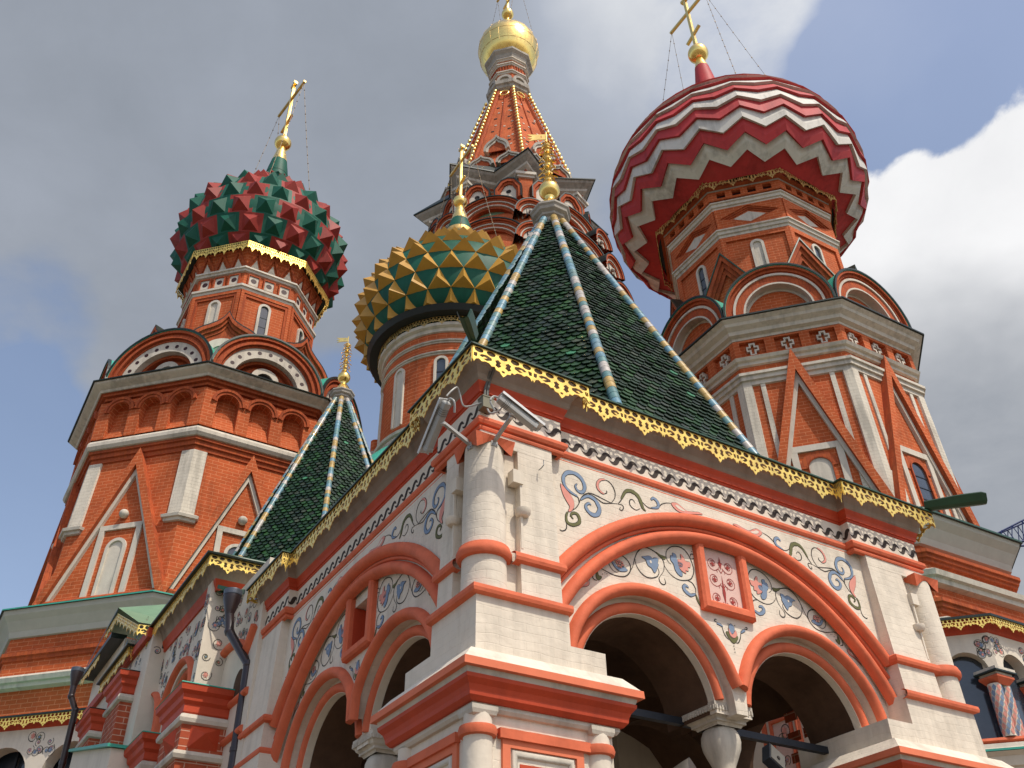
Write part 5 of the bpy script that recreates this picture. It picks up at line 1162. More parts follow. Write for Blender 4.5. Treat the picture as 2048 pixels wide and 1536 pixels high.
def spikes(dp, ncell, rows, hk, cols, inset=.72, n_small=0):
    Lt_ = plen(dp); m = M(); y = 0.05; ri = 0
    while y < Lt_*.80:
        r0_, z0_ = at_len(dp, y); dy = 2*pi*r0_/ncell*.98; r1_, z1_ = at_len(dp, y+dy)
        if dy < .20: break
        for j in range(ncell):
            o = .5*(ri % 2); a0, a1 = 2*pi*(j+o)/ncell, 2*pi*(j+o+1)/ncell; am = (a0+a1)/2
            mt = cols[j % 2]
            def pt(r, z, a, k=0.0, nr=(0, 0)): return ((r+nr[0]*k)*cos(a), (r+nr[0]*k)*sin(a), z+nr[1]*k)
            l = hypot(r1_-r0_, z1_-z0_) or 1; nr = ((z1_-z0_)/l, -(r1_-r0_)/l)
            m.add([pt(r0_, z0_, a0, .012, nr), pt(r0_, z0_, am, .012, nr), pt(r0_, z0_, a1, .012, nr), pt(r1_, z1_, a1, .012, nr), pt(r1_, z1_, am, .012, nr), pt(r1_, z1_, a0, .012, nr)], [(0,1,4,5),(1,2,3,4)], mt)
            i0, i1 = a0+(a1-a0)*(1-inset)/2, a1-(a1-a0)*(1-inset)/2; f0, f1 = .06, .92
            q0 = (r0_+(r1_-r0_)*f0, z0_+(z1_-z0_)*f0); q1 = (r0_+(r1_-r0_)*f1, z0_+(z1_-z0_)*f1); qm = (r0_+(r1_-r0_)*.46, z0_+(z1_-z0_)*.46)
            m.add([pt(*q0, i0, .0, nr), pt(*q0, i1, .0, nr), pt(*q1, i1, .0, nr), pt(*q1, i0, .0, nr), pt(*qm, am, dy*hk, nr)], [(0,1,4),(1,2,4),(2,3,4),(3,0,4)], mt)
        y += dy; ri += 1
    return m, y
m, yl = spikes(dp, 22, 9, .38, ('domered', 'domegreen')); 
Lt_ = plen(dp); ri = 0
while yl < Lt_*.93:
    r_, z_ = at_len(dp, yl)
    for j in range(16):
        a = 2*pi*(j+.5*(ri % 2))/16; u = Vector((cos(a), sin(a), .2)); t = Vector((-sin(a), cos(a), 0)); p = Vector((r_*cos(a), r_*sin(a), z_)); s_ = r_*.19
        m.add([p+t*s_-Vector((0,0,s_)), p-t*s_-Vector((0,0,s_)), p-t*s_+Vector((0,0,s_)), p+t*s_+Vector((0,0,s_)), p+u*s_*1.5], [(0,1,4),(1,2,4),(2,3,4),(3,0,4)], ('domered','domegreen')[(j+ri) % 2])
    yl += .2; ri += 1
m.build('dome_spikes', LT)
ballcone(LT, 36.5, 37.5, 38.85, .40, .52, .36, .17, 'domegreen')
cross(LT, (0,0,0), 39.2, 4.5, ALPHA-pi/2+.13, .13, wr=2.1, wz=34.15)

# ---------------------------------------------------------------- right tower
RL = (-.019, .007)
RT = root('church_tower', 'brick tower on the right under the red and white zigzag onion dome', 'tower', (9.746-RL[0]*28, 28.373-RL[1]*28, 0), (-RL[1], RL[0], 0), 'onion domed towers of the cathedral')
RR = lambda z: 4.30+(20.3-z)*.015
m = M(); omould(m, [(RR(14),14),(RR(20.9),20.9),(4.28,21.0),(4.28,21.8),(3.9,22.1)], 'brick'); m.build('body', RT)
m = M(); omould(m, [(4.3,19.88),(4.38,19.90),(4.38,20.04),(4.46,20.06),(4.46,20.20),(4.53,20.22),(4.53,20.32),(4.3,20.36)], 'trim'); omould(m, [(4.3,20.66),(4.40,20.68),(4.40,20.80),(4.50,20.82),(4.56,20.92),(4.3,20.98)], 'trim'); m.build_each('white_band', RT)
m = M(); omould(m, [(4.3,21.66),(4.46,21.68),(4.46,21.78),(4.62,21.82),(4.66,21.94),(4.84,22.04),(4.88,22.14),(5.0,22.22),(5.01,22.26)], 'trim'); m.build('white_cornice', RT)
m = M(); omould(m, [(4.95,22.255),(5.08,22.255),(5.08,22.31),(4.4,22.5)], 'eave'); m.build('ledge', RT)
def plus(c, z, a, b): return [(c-b,z-a),(c+b,z-a),(c+b,z-b+.02),(c+a*.8,z-b+.02),(c+a*.8,z+b+.02),(c+b,z+b+.02),(c+b,z+a),(c-b,z+a),(c-b,z+b+.02),(c-a*.8,z+b+.02),(c-a*.8,z-b+.02),(c-b,z-b+.02)]
for k in VIS:
    F = oface(k, 4.28); F5 = oface(k, RR); hw = 4.28*C8*HT
    m = M(); fr = []
    hol = []
    for c in (-1.12, 0, 1.12): hol.append([(c-.40,21.02),(c+.40,21.02),(c+.40,21.58),(c-.40,21.58)])
    m.slab(F, [(-hw-.07,20.99),(hw+.07,20.99),(hw+.07,21.66),(-hw-.07,21.66)], 0, .16, 'brick', holes=hol); m.build('panelled_frieze', RT)
    m = M()
    for c in (-1.12, 0, 1.12): m.slab(F, plus(c, 21.30, .25, .10), 0, .10, 'trim', holes=[plus(c, 21.30, .19, .045)])
    m.build_each('cross_relief', RT)
    m = M(); hood(m, F5, 20.98, 14.1, 1.98, .26); m.build('raking_hood', RT)
    e = 4.3*C8*HT
    m = M()
    for sg in (-1, 1):
        for c, w in ((e-.58, .075),): m.fbox(F5, sg*c-w, sg*c+w, 14, 19.9, -.02, .05, 'towerwhite')
    m.build_each('pilaster_strip', RT)
    m = M()
    for c in (-.66, .66): m.fbox(F5, c-.10, c+.10, 14.1, 17.35, -.02, .07, 'trim')
    m.fbox(F5, -.76, .76, 17.15, 17.36, -.02, .073, 'trim'); m.build('window_surround', RT)
    if k == 1: window(RT, F5, 0, 14.4, 16.9, .30, .05, .06, 'glass', frame='brickplain', bars=5)
    else: window(RT, F5, 0, 14.4, 16.9, .33, .02, .05, 'trim', frame='brickplain')
    m = M(); m.halfring(F5, 0, 16.58, .36, .56, 0, .03, 'brickplain'); m.build('brick_arch', RT)
for k in range(8):
    a = TH+k*pi/4; m = M()
    def wedge2(R, z, w):
        q = []
        for sg in (-1, 1): q.append((R*cos(a)-sg*sin(a+sg*pi/8)*w, R*sin(a)+sg*cos(a+sg*pi/8)*w, z))
        return [q[0], (R*cos(a), R*sin(a), z), q[1], (q[1][0]*.85, q[1][1]*.85, z), (q[0][0]*.85, q[0][1]*.85, z)]
    m.loft([wedge2(RR(z)+.08, z, w) for z, w in ((14,.50),(16.2,.50),(16.2,.27),(19.9,.27))], 'towerwhite', c0=True); m.build('corner_pilaster', RT)
m = M(); omould(m, [(4.9,8.0),(4.9,13.5),(4.6,14.2)], 'brick')
for z_ in (12.95, 11.55, 10.6): omould(m, [(4.9,z_),(5.0,z_+.01),(5.0,z_+.1),(5.07,z_+.11),(5.07,z_+.21),(5.14,z_+.22),(5.14,z_+.32),(4.9,z_+.33)], 'brickplain')
m.build('base_storey', RT)
m = M(); omould(m, [(4.9,12.28),(5.1,12.32),(5.12,12.44),(5.22,12.48),(5.26,12.62),(5.1,12.70),(4.9,12.72)], 'trim'); omould(m, [(4.9,11.05),(5.1,11.08),(5.18,11.16),(5.2,11.30),(5.1,11.36),(4.9,11.38)], 'trim'); m.build_each('white_band', RT)
m = M(); omould(m, [(4.9,13.45),(5.0,13.48),(5.06,13.66),(5.24,13.95),(5.42,14.12),(5.46,14.24)], 'cove'); m.build('coved_cornice', RT)
m = M(); omould(m, [(5.38,14.235),(5.54,14.235),(5.54,14.29),(4.4,14.75)], ['eave','greenmetal','greenmetal']); m.build('ledge_roof', RT)
for k in VIS:
    kokoshnik(RT, k, 4.62, 22.55, 1.75, [(1.66,1.76,.12,'brickplain'),(1.56,1.66,.03,'brickplain'),(1.50,1.56,-.02,'brickplain'),(1.42,1.50,.02,'trim'),(1.16,1.42,-.03,'brickplain'),(1.10,1.16,-.03,'trim'),(1.02,1.10,-.33,'trim')], tymp=('brick', -.36), ez=1.08, roof='teal')
m = M(); omould(m, [(3.7,22.4),(3.7,23.4),(3.35,24.6)], 'teal'); m.build('valley_roof', RT)
for k in (6, 7, 0, 1, 2):
    a = TH+k*pi/4; F = Fr((0,0,0), (-sin(a), cos(a), 0), (cos(a), sin(a), 0), lambda z: 3.62); m = M(); zb_, h, w = 23.9, 2.4, 1.28
    T = lambda f: [(-w*f, zb_), (0, zb_+h*f), (w*f, zb_)]
    for f0, f1, d in ((1.0,.88,.05),(.88,.76,-.04),(.76,.64,-.10)): m.slab(F, T(f0)+T(f1)[::-1], -1.0, d, 'brickplain')
    m.slab(F, T(.66), -.5, -.2, 'brick'); o = m.build('triangular_gable', RT)
    m = M(); m.slab(F, T(1.04)+T(1.0)[::-1], -1.6, .09, 'greenmetal', side='eave'); m.build('gable_roof', o)
# drum
RDr = lambda z: 3.22
m = M(); omould(m, [(3.22,22.5),(3.22,29.3),(3.3,29.32),(3.3,29.9)], 'brick'); m.build('drum', RT)
m = M()
for z_ in (27.42, 28.88): omould(m, [(3.2,z_),(3.30,z_+.02),(3.32,z_+.12),(3.38,z_+.14),(3.40,z_+.26),(3.46,z_+.28),(3.46,z_+.34),(3.2,z_+.38)], 'trim')
m.build_each('white_band', RT)
m = M(); omould(m, [(3.3,29.72),(3.5,29.74),(3.52,29.80)], 'graytrim'); omould(m, [(3.5,29.80),(3.66,29.82),(3.66,29.98)], 'brickplain'); m.build('upper_cornice', RT)
m = M(); omould(m, [(3.3,30.0),(3.80,30.02),(3.84,30.16),(3.4,30.35)], 'eave'); m.build('dome_seat', RT)
ff = [oct_(3.82, 0)[k][:2] for k in range(8)]
for k in range(8):
    m = M(); fringe(m, ff[k], ff[(k+1) % 8], 30.12, .55, .72, 'oldgilt', thick=.02); m.build('gilt_fringe', RT)
for k in VIS:
    F = oface(k, 3.22); hw = 3.22*C8*HT; m = M()
    hol = [[(-1.10,28.36),(0,27.88),(1.10,28.36),(0,28.84)]]
    m.slab(F, [(-hw-.03,27.8),(hw+.03,27.8),(hw+.03,28.88),(-hw-.03,28.88)], 0, .14, 'brick', holes=hol)
    D_ = lambda f: [(-1.10*f,28.36),(0,28.36-.48*f),(1.10*f,28.36),(0,28.36+.48*f)]
    for f0, f1, dd in ((1.0,.86,.09),(.86,.72,.04)): m.slab(F, D_(f0), 0, dd, 'brickplain', holes=[D_(f1)])
    m.slab(F, D_(.55), 0, .006, 'trim'); m.build('lozenge_panel', RT)
    m = M(); m.slab(F, [(-hw-.03,24),(-hw-.03,27.42),(hw+.03,27.42),(hw+.03,24),(hw-.16,24),(hw-.16,27.20),(-hw+.16,27.20),(-hw+.16,24)], 0, .08, 'brick'); m.build('recessed_panel', RT)
    window(RT, F, 0, 24.6, 26.98, .15, .10, .07, 'glass' if k in (7, 1, 2) else 'trim')
    m = M(); hh = []
    for i in range(5):
        if i < 4: c = (i-1.5)*.58; hh.append([(c-.16,29.36),(c+.16,29.36),(c+.16,29.64),(c-.16,29.64)])
    m.slab(F, [(-hw-.12,29.27),(hw+.12,29.27),(hw+.12,29.73),(-hw-.12,29.73)], .08, .26, 'brick', holes=hh); m.fbox(F, -hw-.05, hw+.05, 29.27, 29.72, .05, .085, 'holeshade')
    m.build('dentil_frieze', RT)
# zigzag onion
dp = onion_profile([(3.55,30.05),(4.50,30.38),(5.02,31.05),(5.22,31.95),(5.20,32.9),(4.88,34.0),(4.25,35.1),(3.35,36.1),(2.35,37.0),(1.45,37.9),(.85,38.9),(.56,39.9),(.50,40.6)], 66)
Lr = plen(dp); m = M(); NZ = 20; NS = 2*NZ
m.lathe((0,0,0), [(r-.12, z) for r, z in dp], 'domecrimson', 40)
levels = [0.0, .74, 1.36, 1.98, 2.56, 3.14, 3.72, 4.3, 4.88, 5.46, 6.04, 6.6, 7.2, 7.8, 8.4, 9.0]
colz = ['domecrimson','domewhite','domecrimson','domewhite','domecrimson','domewhite','domecrimson','domewhite','domecrimson','domewhite','domecrimson','domewhite','domecrimson','domewhite','domecrimson']
def dpt(L, a, k):
    L = max(0, min(L, Lr-.01)); r, z = at_len(dp, L); r2, z2 = at_len(dp, min(L+.05, Lr)); l = hypot(r2-r, z2-z) or 1
    nr = ((z2-z)/l, -(r2-r)/l); return ((r+nr[0]*k)*cos(a), (r+nr[0]*k)*sin(a), z+nr[1]*k)
for i in range(len(levels)-1):
    La, Lb = levels[i], levels[i+1]; rmid = at_len(dp, min(La, Lr))[0]; amp = lambda L: .33*max(.30, 1-L*.135)*min(1, at_len(dp, min(L, Lr))[0]/5.0)*(1 if L > 0 else 0)
    if La > Lr*.97: break
    bot, boti, mid, top = [], [], [], []
    for j in range(NS):
        a = 2*pi*j/NS; sg = 1 if j % 2 else -1
        la = La+sg*amp(La) if i else 0.0; lb = Lb+sg*amp(Lb)+.02
        bot.append(dpt(la, a, .13)); boti.append(dpt(la, a, -.02)); mid.append(dpt((la+lb)/2, a, .065)); top.append(dpt(lb, a, .0))
    m.loft([boti, bot, mid, top], colz[i], sm=False)
m.build('onion_dome', RT)
ballcone(RT, 39.6, 41.8, 43.0, .50, .56, .34, .18, 'domecrimson')
cross(RT, (0,0,0), 43.45, 4.6, ALPHA-pi/2, .15, wr=3.3, wz=36.25)

# ---------------------------------------------------------------- middle round tower
MT = root('drum_tower', 'round brick tower under the green dome studded with yellow pyramids', 'tower', (-1.74, 23.94, 0), (0, 0, 0), 'onion domed towers of the cathedral')
m = M(); m.lathe((0,0,0), [(2.2,12),(2.2,19.2),(2.22,19.9)], 'brick', 48); m.build('drum', MT)
m = M()
for z_ in (19.0, 19.42): m.lathe((0,0,0), [(2.2,z_),(2.24,z_+.005),(2.25,z_+.03),(2.22,z_+.055),(2.27,z_+.065),(2.28,z_+.095),(2.26,z_+.12),(2.2,z_+.125)], 'trim', 48)
m.lathe((0,0,0), [(2.2,19.80),(2.28,19.82),(2.30,19.92),(2.40,19.96),(2.42,20.05)], 'trim', 48); m.lathe((0,0,0), [(2.2,16.3),(2.28,16.32),(2.32,16.42),(2.28,16.5),(2.36,16.52),(2.38,16.6),(2.2,16.65)], 'trim', 48); m.build_each('white_band', MT)
m = M(); m.lathe((0,0,0), [(2.3,20.25),(2.70,20.27),(2.80,20.45),(2.2,20.6)], 'black', 48); m.build('dome_seat', MT)
m = M(); pr = [(2.43*cos(2*pi*i/28), 2.43*sin(2*pi*i/28)) for i in range(28)]
for i in range(28): fringe(m, pr[i], pr[(i+1) % 28], 20.26, .26, .54, 'oldgilt', thick=.012)
m.build('gilt_fringe', MT)
for i in range(10):
    a = radians(-97+36*i); F = Fr((0,0,0), (-sin(a), cos(a), 0), (cos(a), sin(a), 0), lambda z: 2.2)
    window(MT, F, 0, 16.9, 18.85, .13, .08, .05, 'trim' if i % 2 else 'glass')
m = M()
m.lathe((-2.35,.2,0), [(.16,13),(.16,17.6)], 'brick', 16)
for z_ in (16.9, 16.1, 15.3, 14.5, 13.7): m.lathe((-2.35,.2,0), [(.16,z_-.28),(.28,z_-.22),(.33,z_-.08),(.33,z_+.08),(.28,z_+.22),(.16,z_+.28)], 'graytrim', 20)
m.build('beaded_shaft', MT)
m = M(); m.lathe((-.9,-.6,0), [(3.0,13.5),(2.6,14.9),(1.4,16.2)], 'teal', 24); m.build('skirt_roof', MT)
m = M(); Fk = Fr((-2.6,-2.2,0), (.85,-.5,0), (-.5,-.85,0)); m.halfring(Fk, 0, 14.3, .55, .8, -.8, .1, 'red'); m.halfring(Fk, 0, 14.3, .8, .86, -1.4, .14, 'teal'); m.slab(Fk, arc(0, 14.3, .55, 0, pi, 14), -.2, 0, 'trim'); m.build('kokoshnik', MT)
dp = onion_profile([(2.15,20.35),(2.70,20.62),(3.0,21.25),(3.06,22.0),(2.92,22.75),(2.45,23.6),(1.78,24.35),(1.15,24.9),(.75,25.4),(.52,25.9),(.45,26.3)], 60)
m = M(); m.lathe((0,0,0), [(r-.015, z) for r, z in dp], 'domegreen', 52); m.build('onion_dome', MT)
m = M(); y = .42; Lm = plen(dp); NC = 26; ri = 0
while y < Lm*.80:
    r0_, z0_ = at_len(dp, y); dy = 2*pi*r0_/NC*.98
    if dy < .12: break
    r1_, z1_ = at_len(dp, y+dy); rm_, zm_ = at_len(dp, y+dy*.31)
    l = hypot(r1_-r0_, z1_-z0_) or 1; nr = ((z1_-z0_)/l, -(r1_-r0_)/l)
    for j in range(NC):
        a0 = 2*pi*(j+.5*(ri % 2))/NC; a1 = a0+2*pi/NC; am = (a0+a1)/2; k = dy*.44
        V_ = [(r0_*cos(a0), r0_*sin(a0), z0_), (r0_*cos(a1), r0_*sin(a1), z0_), (r1_*cos(am), r1_*sin(am), z1_), ((rm_+nr[0]*k)*cos(am), (rm_+nr[0]*k)*sin(am), zm_+nr[1]*k)]
        m.add(V_, [(0,1,3),(1,2,3),(2,0,3)], 'domeyellow')
    y += dy; ri += 1
m.build('dome_pyramids', MT)
ballcone(MT, 25.9, 26.75, 27.75, .26, .50, .31, .12, 'domegreen')
m = M(); m.lathe((0,0,0), [(.52,25.85),(.545,25.9),(.50,26.12),(.47,26.12)], 'oldgilt', 24); m.build('neck_lattice', MT)
cross(MT, (0,0,0), 28.0, 2.9, ALPHA-pi/2, .085, wr=1.7, wz=24.3)

# ---------------------------------------------------------------- central tent tower
CT = root('tent_tower', 'tallest central brick tower with a tapering beaded spire and small gold onion dome', 'tower', (0.20, 42.0, 0))
m = M(); omould(m, [(4.9,20),(4.9,40.5),(4.0,43.2),(3.9,45)], 'brick'); m.build('body', CT)
def star(Ro, Ri, z, th=TH):
    o = []
    for k in range(8):
        o.append((Ro*cos(th+k*pi/4), Ro*sin(th+k*pi/4), z)); o.append((Ri*cos(th+(k+.5)*pi/4), Ri*sin(th+(k+.5)*pi/4), z))
    return o
m = M(); m.loft([star(4.9,3.4,43.9), star(4.95,3.45,44.4), star(5.1,3.55,44.45), star(5.15,3.6,44.6), star(5.45,3.85,44.75), star(5.5,3.9,44.9), star(5.9,4.25,45.15), star(6.0,4.35,45.3)], 'graytrim', mats=['brick','trim','brickplain','trim','trim','graytrim','graytrim']); m.build('star_cornice', CT)
m = M(); m.loft([star(5.95,4.3,45.3), star(6.10,4.42,45.3), star(6.10,4.42,45.38), star(4.4,4.0,46.2)], 'eave', c1=True); m.build('cornice_roof', CT)
m = M(); m.loft([star(4.3,3.4,41), star(4.5,3.4,44.0)], 'brick')
for k in range(8):
    a = TH+k*pi/4; c = Vector((4.55*cos(a), 4.55*sin(a), 0)); t = Vector((-sin(a), cos(a), 0)); n = Vector((cos(a), sin(a), 0))
    q = lambda w, d, z: [tuple(c+t*(w*i)+n*(d*j)+Vector((0,0,z))) for i, j in ((-1,-1),(1,-1),(1,1),(-1,1))]
    m.loft([q(.40,.40,42.4), q(.40,.40,44.0), q(.50,.50,44.02), q(.50,.50,44.15), q(.6,.6,44.2), q(.6,.6,44.4)], 'brick', mats=['brick','trim','trim','trim','trim'])
m.build_each('angle_pier', CT)
# tiers of kokoshniks
for k in VIS+(3, 5):
    for off in (-.92, .92):
        F = oface(k, 5.15); F = Fr(F.P(off,0,0), F.u, F.n); zb_ = 42.3
        P5 = lambda w, h: [(-w, zb_), (-w, zb_+h*.55), (-w*.5, zb_+h*.92), (0, zb_+h), (w*.5, zb_+h*.92), (w, zb_+h*.55), (w, zb_)]
        m = M(); m.slab(F, P5(.74,1.62)[:7]+P5(.58,1.42)[::-1], -.7, .16, 'brickplain'); m.slab(F, P5(.58,1.42)+P5(.46,1.26)[::-1], -.5, .06, 'brickplain'); m.slab(F, P5(.46,1.26), -.3, -.04, 'trim'); m.slab(F, arc(0, zb_+.72, .15, 0, 2*pi, 10)[:-1], -.04, -.03, 'dark'); o = m.build('pointed_kokoshnik', CT)
        m = M(); m.slab(F, P5(.80,1.70)+P5(.73,1.61)[::-1], -.9, .19, 'eave'); m.build('gable_roof', o)
    for (zc_, r, Rf) in ((39.85, 2.1, 5.85), (37.45, 2.25, 6.4), (34.6, 2.45, 6.95)):
        kokoshnik(CT, k, Rf, zc_, r, [(r-.1,r,.18,'brickplain'),(r-.22,r-.1,.08,'brickplain'),(r-.30,r-.22,.04,'trim'),(r-.46,r-.30,-.02,'brickplain'),(r-.52,r-.46,-.02,'trim'),(r-.66,r-.52,-.12,'brickplain')], back=1.2, tymp=('palegreen' if zc_ > 38 else 'trim', -.4), ez=.98, n=20, roof='eave')
    a = TH+k*pi/4; Fv = lambda R: Fr((R*cos(a), R*sin(a), 0), (-sin(a), cos(a), 0), (cos(a), sin(a), 0))
    for zc_, r, R in ((40.0,.85,6.1),(37.6,.95,6.6),(35.2,1.05,7.0)):
        m = M(); F = Fv(R)
        for ra, rb_, d, mt in ((r-.12,r,.15,'brickplain'),(r-.24,r-.12,.06,'brickplain'),(r-.32,r-.24,.02,'trim'),(r-.42,r-.32,-.03,'brickplain')): m.halfring(F, 0, zc_, ra, rb_, -.8, d, mt, n=14, ez=1.1)
        m.slab(F, arc(0, zc_, r-.42, 0, pi, 12, 1.1), -.15, -.1, 'trim')
        m.lathe(tuple(F.P(0, zc_+.12, -.02)), [(.12*sin(pi*i/6), -.12*cos(pi*i/6)) for i in range(7)], 'graytrim', 8); m.halfring(F, 0, zc_, r-.01, r+.05, -.8, .17, 'eave', n=14, ez=1.1); m.build('corner_kokoshnik', CT)
m = M(); omould(m, [(6.9,34.0),(6.75,36),(6.2,38.4),(5.65,40.6),(5.0,41.8),(4.7,42.9)], 'brick'); omould(m, [(7.0,20),(7.0,34.6)], 'brick'); m.build('lower_body', CT)
# tent
SR = lambda z: 4.25-(z-46)*(4.25-1.2)/(57.3-46)
m = M(); omould(m, [(4.3,45.4),(SR(46),46),(SR(57.3),57.3)], 'brick')
for k in range(8):
    a = TH+k*pi/4; m.tube([(R*cos(a), R*sin(a), z) for R, z in ((SR(46)+.02,46),(SR(57.3)+.02,57.3))], .16, 'brickplain', 6, sm=False)
    b = TH+(k+.5)*pi/4; m.tube([(R*C8*cos(b), R*C8*sin(b), z) for R, z in ((SR(46)+.02,46),(SR(57.3)+.02,57.3))], .07, 'brickplain', 4, sm=False)
m.build('spire', CT)
bead = M(); bead.lathe((0,0,0), [(0,-.13),(.10,-.09),(.13,0),(.10,.09),(0,.13)], 'gold', 8); bead.tube([(-.25,0,-.05), (0,0,0)], .03, 'gold', 4)
bead0 = bead.build('gilt_bead', CT); back_m = M(); first = True
for k in range(-1, 7):
    a = TH+k*pi/4
    for i in range(23):
        z = 47.0+i*.45; R = SR(z)+.34; p = (R*cos(a), R*sin(a), z)
        if k > 2: back_m.lathe(p, [(0,-.13),(.10,-.09),(.13,0),(.10,.09),(0,.13)], 'gold', 6); continue
        o = bead0 if first else bead0.copy()
        if not first: col.objects.link(o); o.parent = CT
        first = False; o.location = p; o.rotation_euler = (0, 0, a)
o = back_m.build('gilt_bead', CT); o['kind'] = 'stuff'
m = M()
for k in range(8):
    F = oface(k, SR); rg = random.Random(k)
    for z in (48.2, 49.6, 51.2, 53.0, 54.6):
        w = SR(z)*C8*HT
        for sg in (-1, 1): m.fbox(F, sg*w*.5-.10, sg*w*.5+.10, z, z+.16, -.02, .02, 'dark')
        for i in range(3): c = rg.uniform(-w*.8, w*.8); zz_ = z+rg.uniform(.3,1.0); m.fbox(F, c-.07, c+.07, zz_, zz_+.12, -.02, .03, 'trim')
m.build('tile_inlays', CT)
for k in range(8):   # gables at the foot of the tent
    F = oface(k, 4.2); m = M()
    for s_, zc_, r in ((-.85,46.3,.80),(.85,46.3,.80),(0,48.0,.80)):
        F = Fr(oface(k, SR(zc_)+.35).P(0,0,0), F.u, F.n)
        for f0, f1, d, mt in ((1.0,.82,.10,'graytrim'),(.82,.66,.02,'trim')):
            o_ = [(s_+x, zc_+z) for x, z in ogee(r*f0, r*f0*(1.75 if s_ == 0 else 1.15))]; i_ = [(s_+x, zc_+z) for x, z in ogee(r*f1, r*f1*(1.75 if s_ == 0 else 1.15))]; m.slab(F, o_+i_[::-1], -.5, d, mt)
        m.slab(F, [(s_+x, zc_+z) for x, z in ogee(r*.66, r*.66*(1.75 if s_ == 0 else 1.15))], -.1, -.05, 'brickplain')
    m.build('tent_gables', CT)
for k in range(8):
    F = oface(k, SR); m = M(); ring = [(.30*cos(2*pi*i/16), 56.6+.36*sin(2*pi*i/16)) for i in range(16)]; m.band(F, ring, .11, .09, .14, 'gold', closed=True); m.build('gilt_ring', CT)
m = M(); omould(m, [(1.2,57.2),(1.45,57.4),(1.5,57.6),(1.62,57.7),(1.64,58.0),(1.3,58.1)], ['graytrim']*5); omould(m, [(1.28,58.0),(1.28,61.0)], 'brick')
for z_ in (59.0, 59.9, 60.5): omould(m, [(1.25,z_),(1.36,z_+.02),(1.38,z_+.14),(1.46,z_+.16),(1.46,z_+.26),(1.25,z_+.3)], 'trim')
omould(m, [(1.25,60.75),(1.45,60.8),(1.55,61.1),(1.75,61.3),(1.75,61.5)], 'graytrim'); m.build('lantern', CT)
for k in VIS:
    F = oface(k, 1.3); m = M(); m.halfring(F, 0, 58.1, .34, .55, -.2, .25, 'graytrim', n=12); m.halfring(F, 0, 58.1, .2, .34, -.2, .12, 'trim', n=12); m.slab(F, arc(0, 58.1, .2, 0, pi, 8), 0, .03, 'brickplain'); m.build('lantern_gable', CT)
    m = M()
    for c in (-.3,-.1,.1,.3): m.fbox(F, c-.035, c+.035, 59.3, 59.9, 0, .06, 'brickplain')
    m.build('colonnettes', CT)
m = M(); pg = cat([(1.55,61.35),(1.95,62.0),(2.18,62.9),(2.16,63.8),(1.8,64.7),(1.2,65.4),(.6,65.95),(.25,66.4),(.14,66.9)], 5); m.lathe((0,0,0), pg, 'gold', 20, sm=True)
for i in range(20): a = 2*pi*i/20; m.tube([(r*1.002*cos(a), r*1.002*sin(a), z) for r, z in pg[::3]], .012, 'oldgilt', 4)
for z_, r in ((62.3,2.05),(63.3,2.2)): m.lathe((0,0,z_), [(r,-.012),(r+.012,0),(r,.012)], 'oldgilt', 32)
m.build('gold_onion_dome', CT)
m = M(); m.lathe((0,0,68.1), [(.46*sin(pi*i/14), -.46*cos(pi*i/14)) for i in range(15)], 'gold', 24); m.lathe((0,0,0), [(.2,66.6),(.14,67.7)], 'gold', 12); m.build('gilt_ball', CT)
cross(CT, (0,0,0), 68.5, 5.0, ALPHA-pi/2, .16, wr=2.0, wz=64.5)

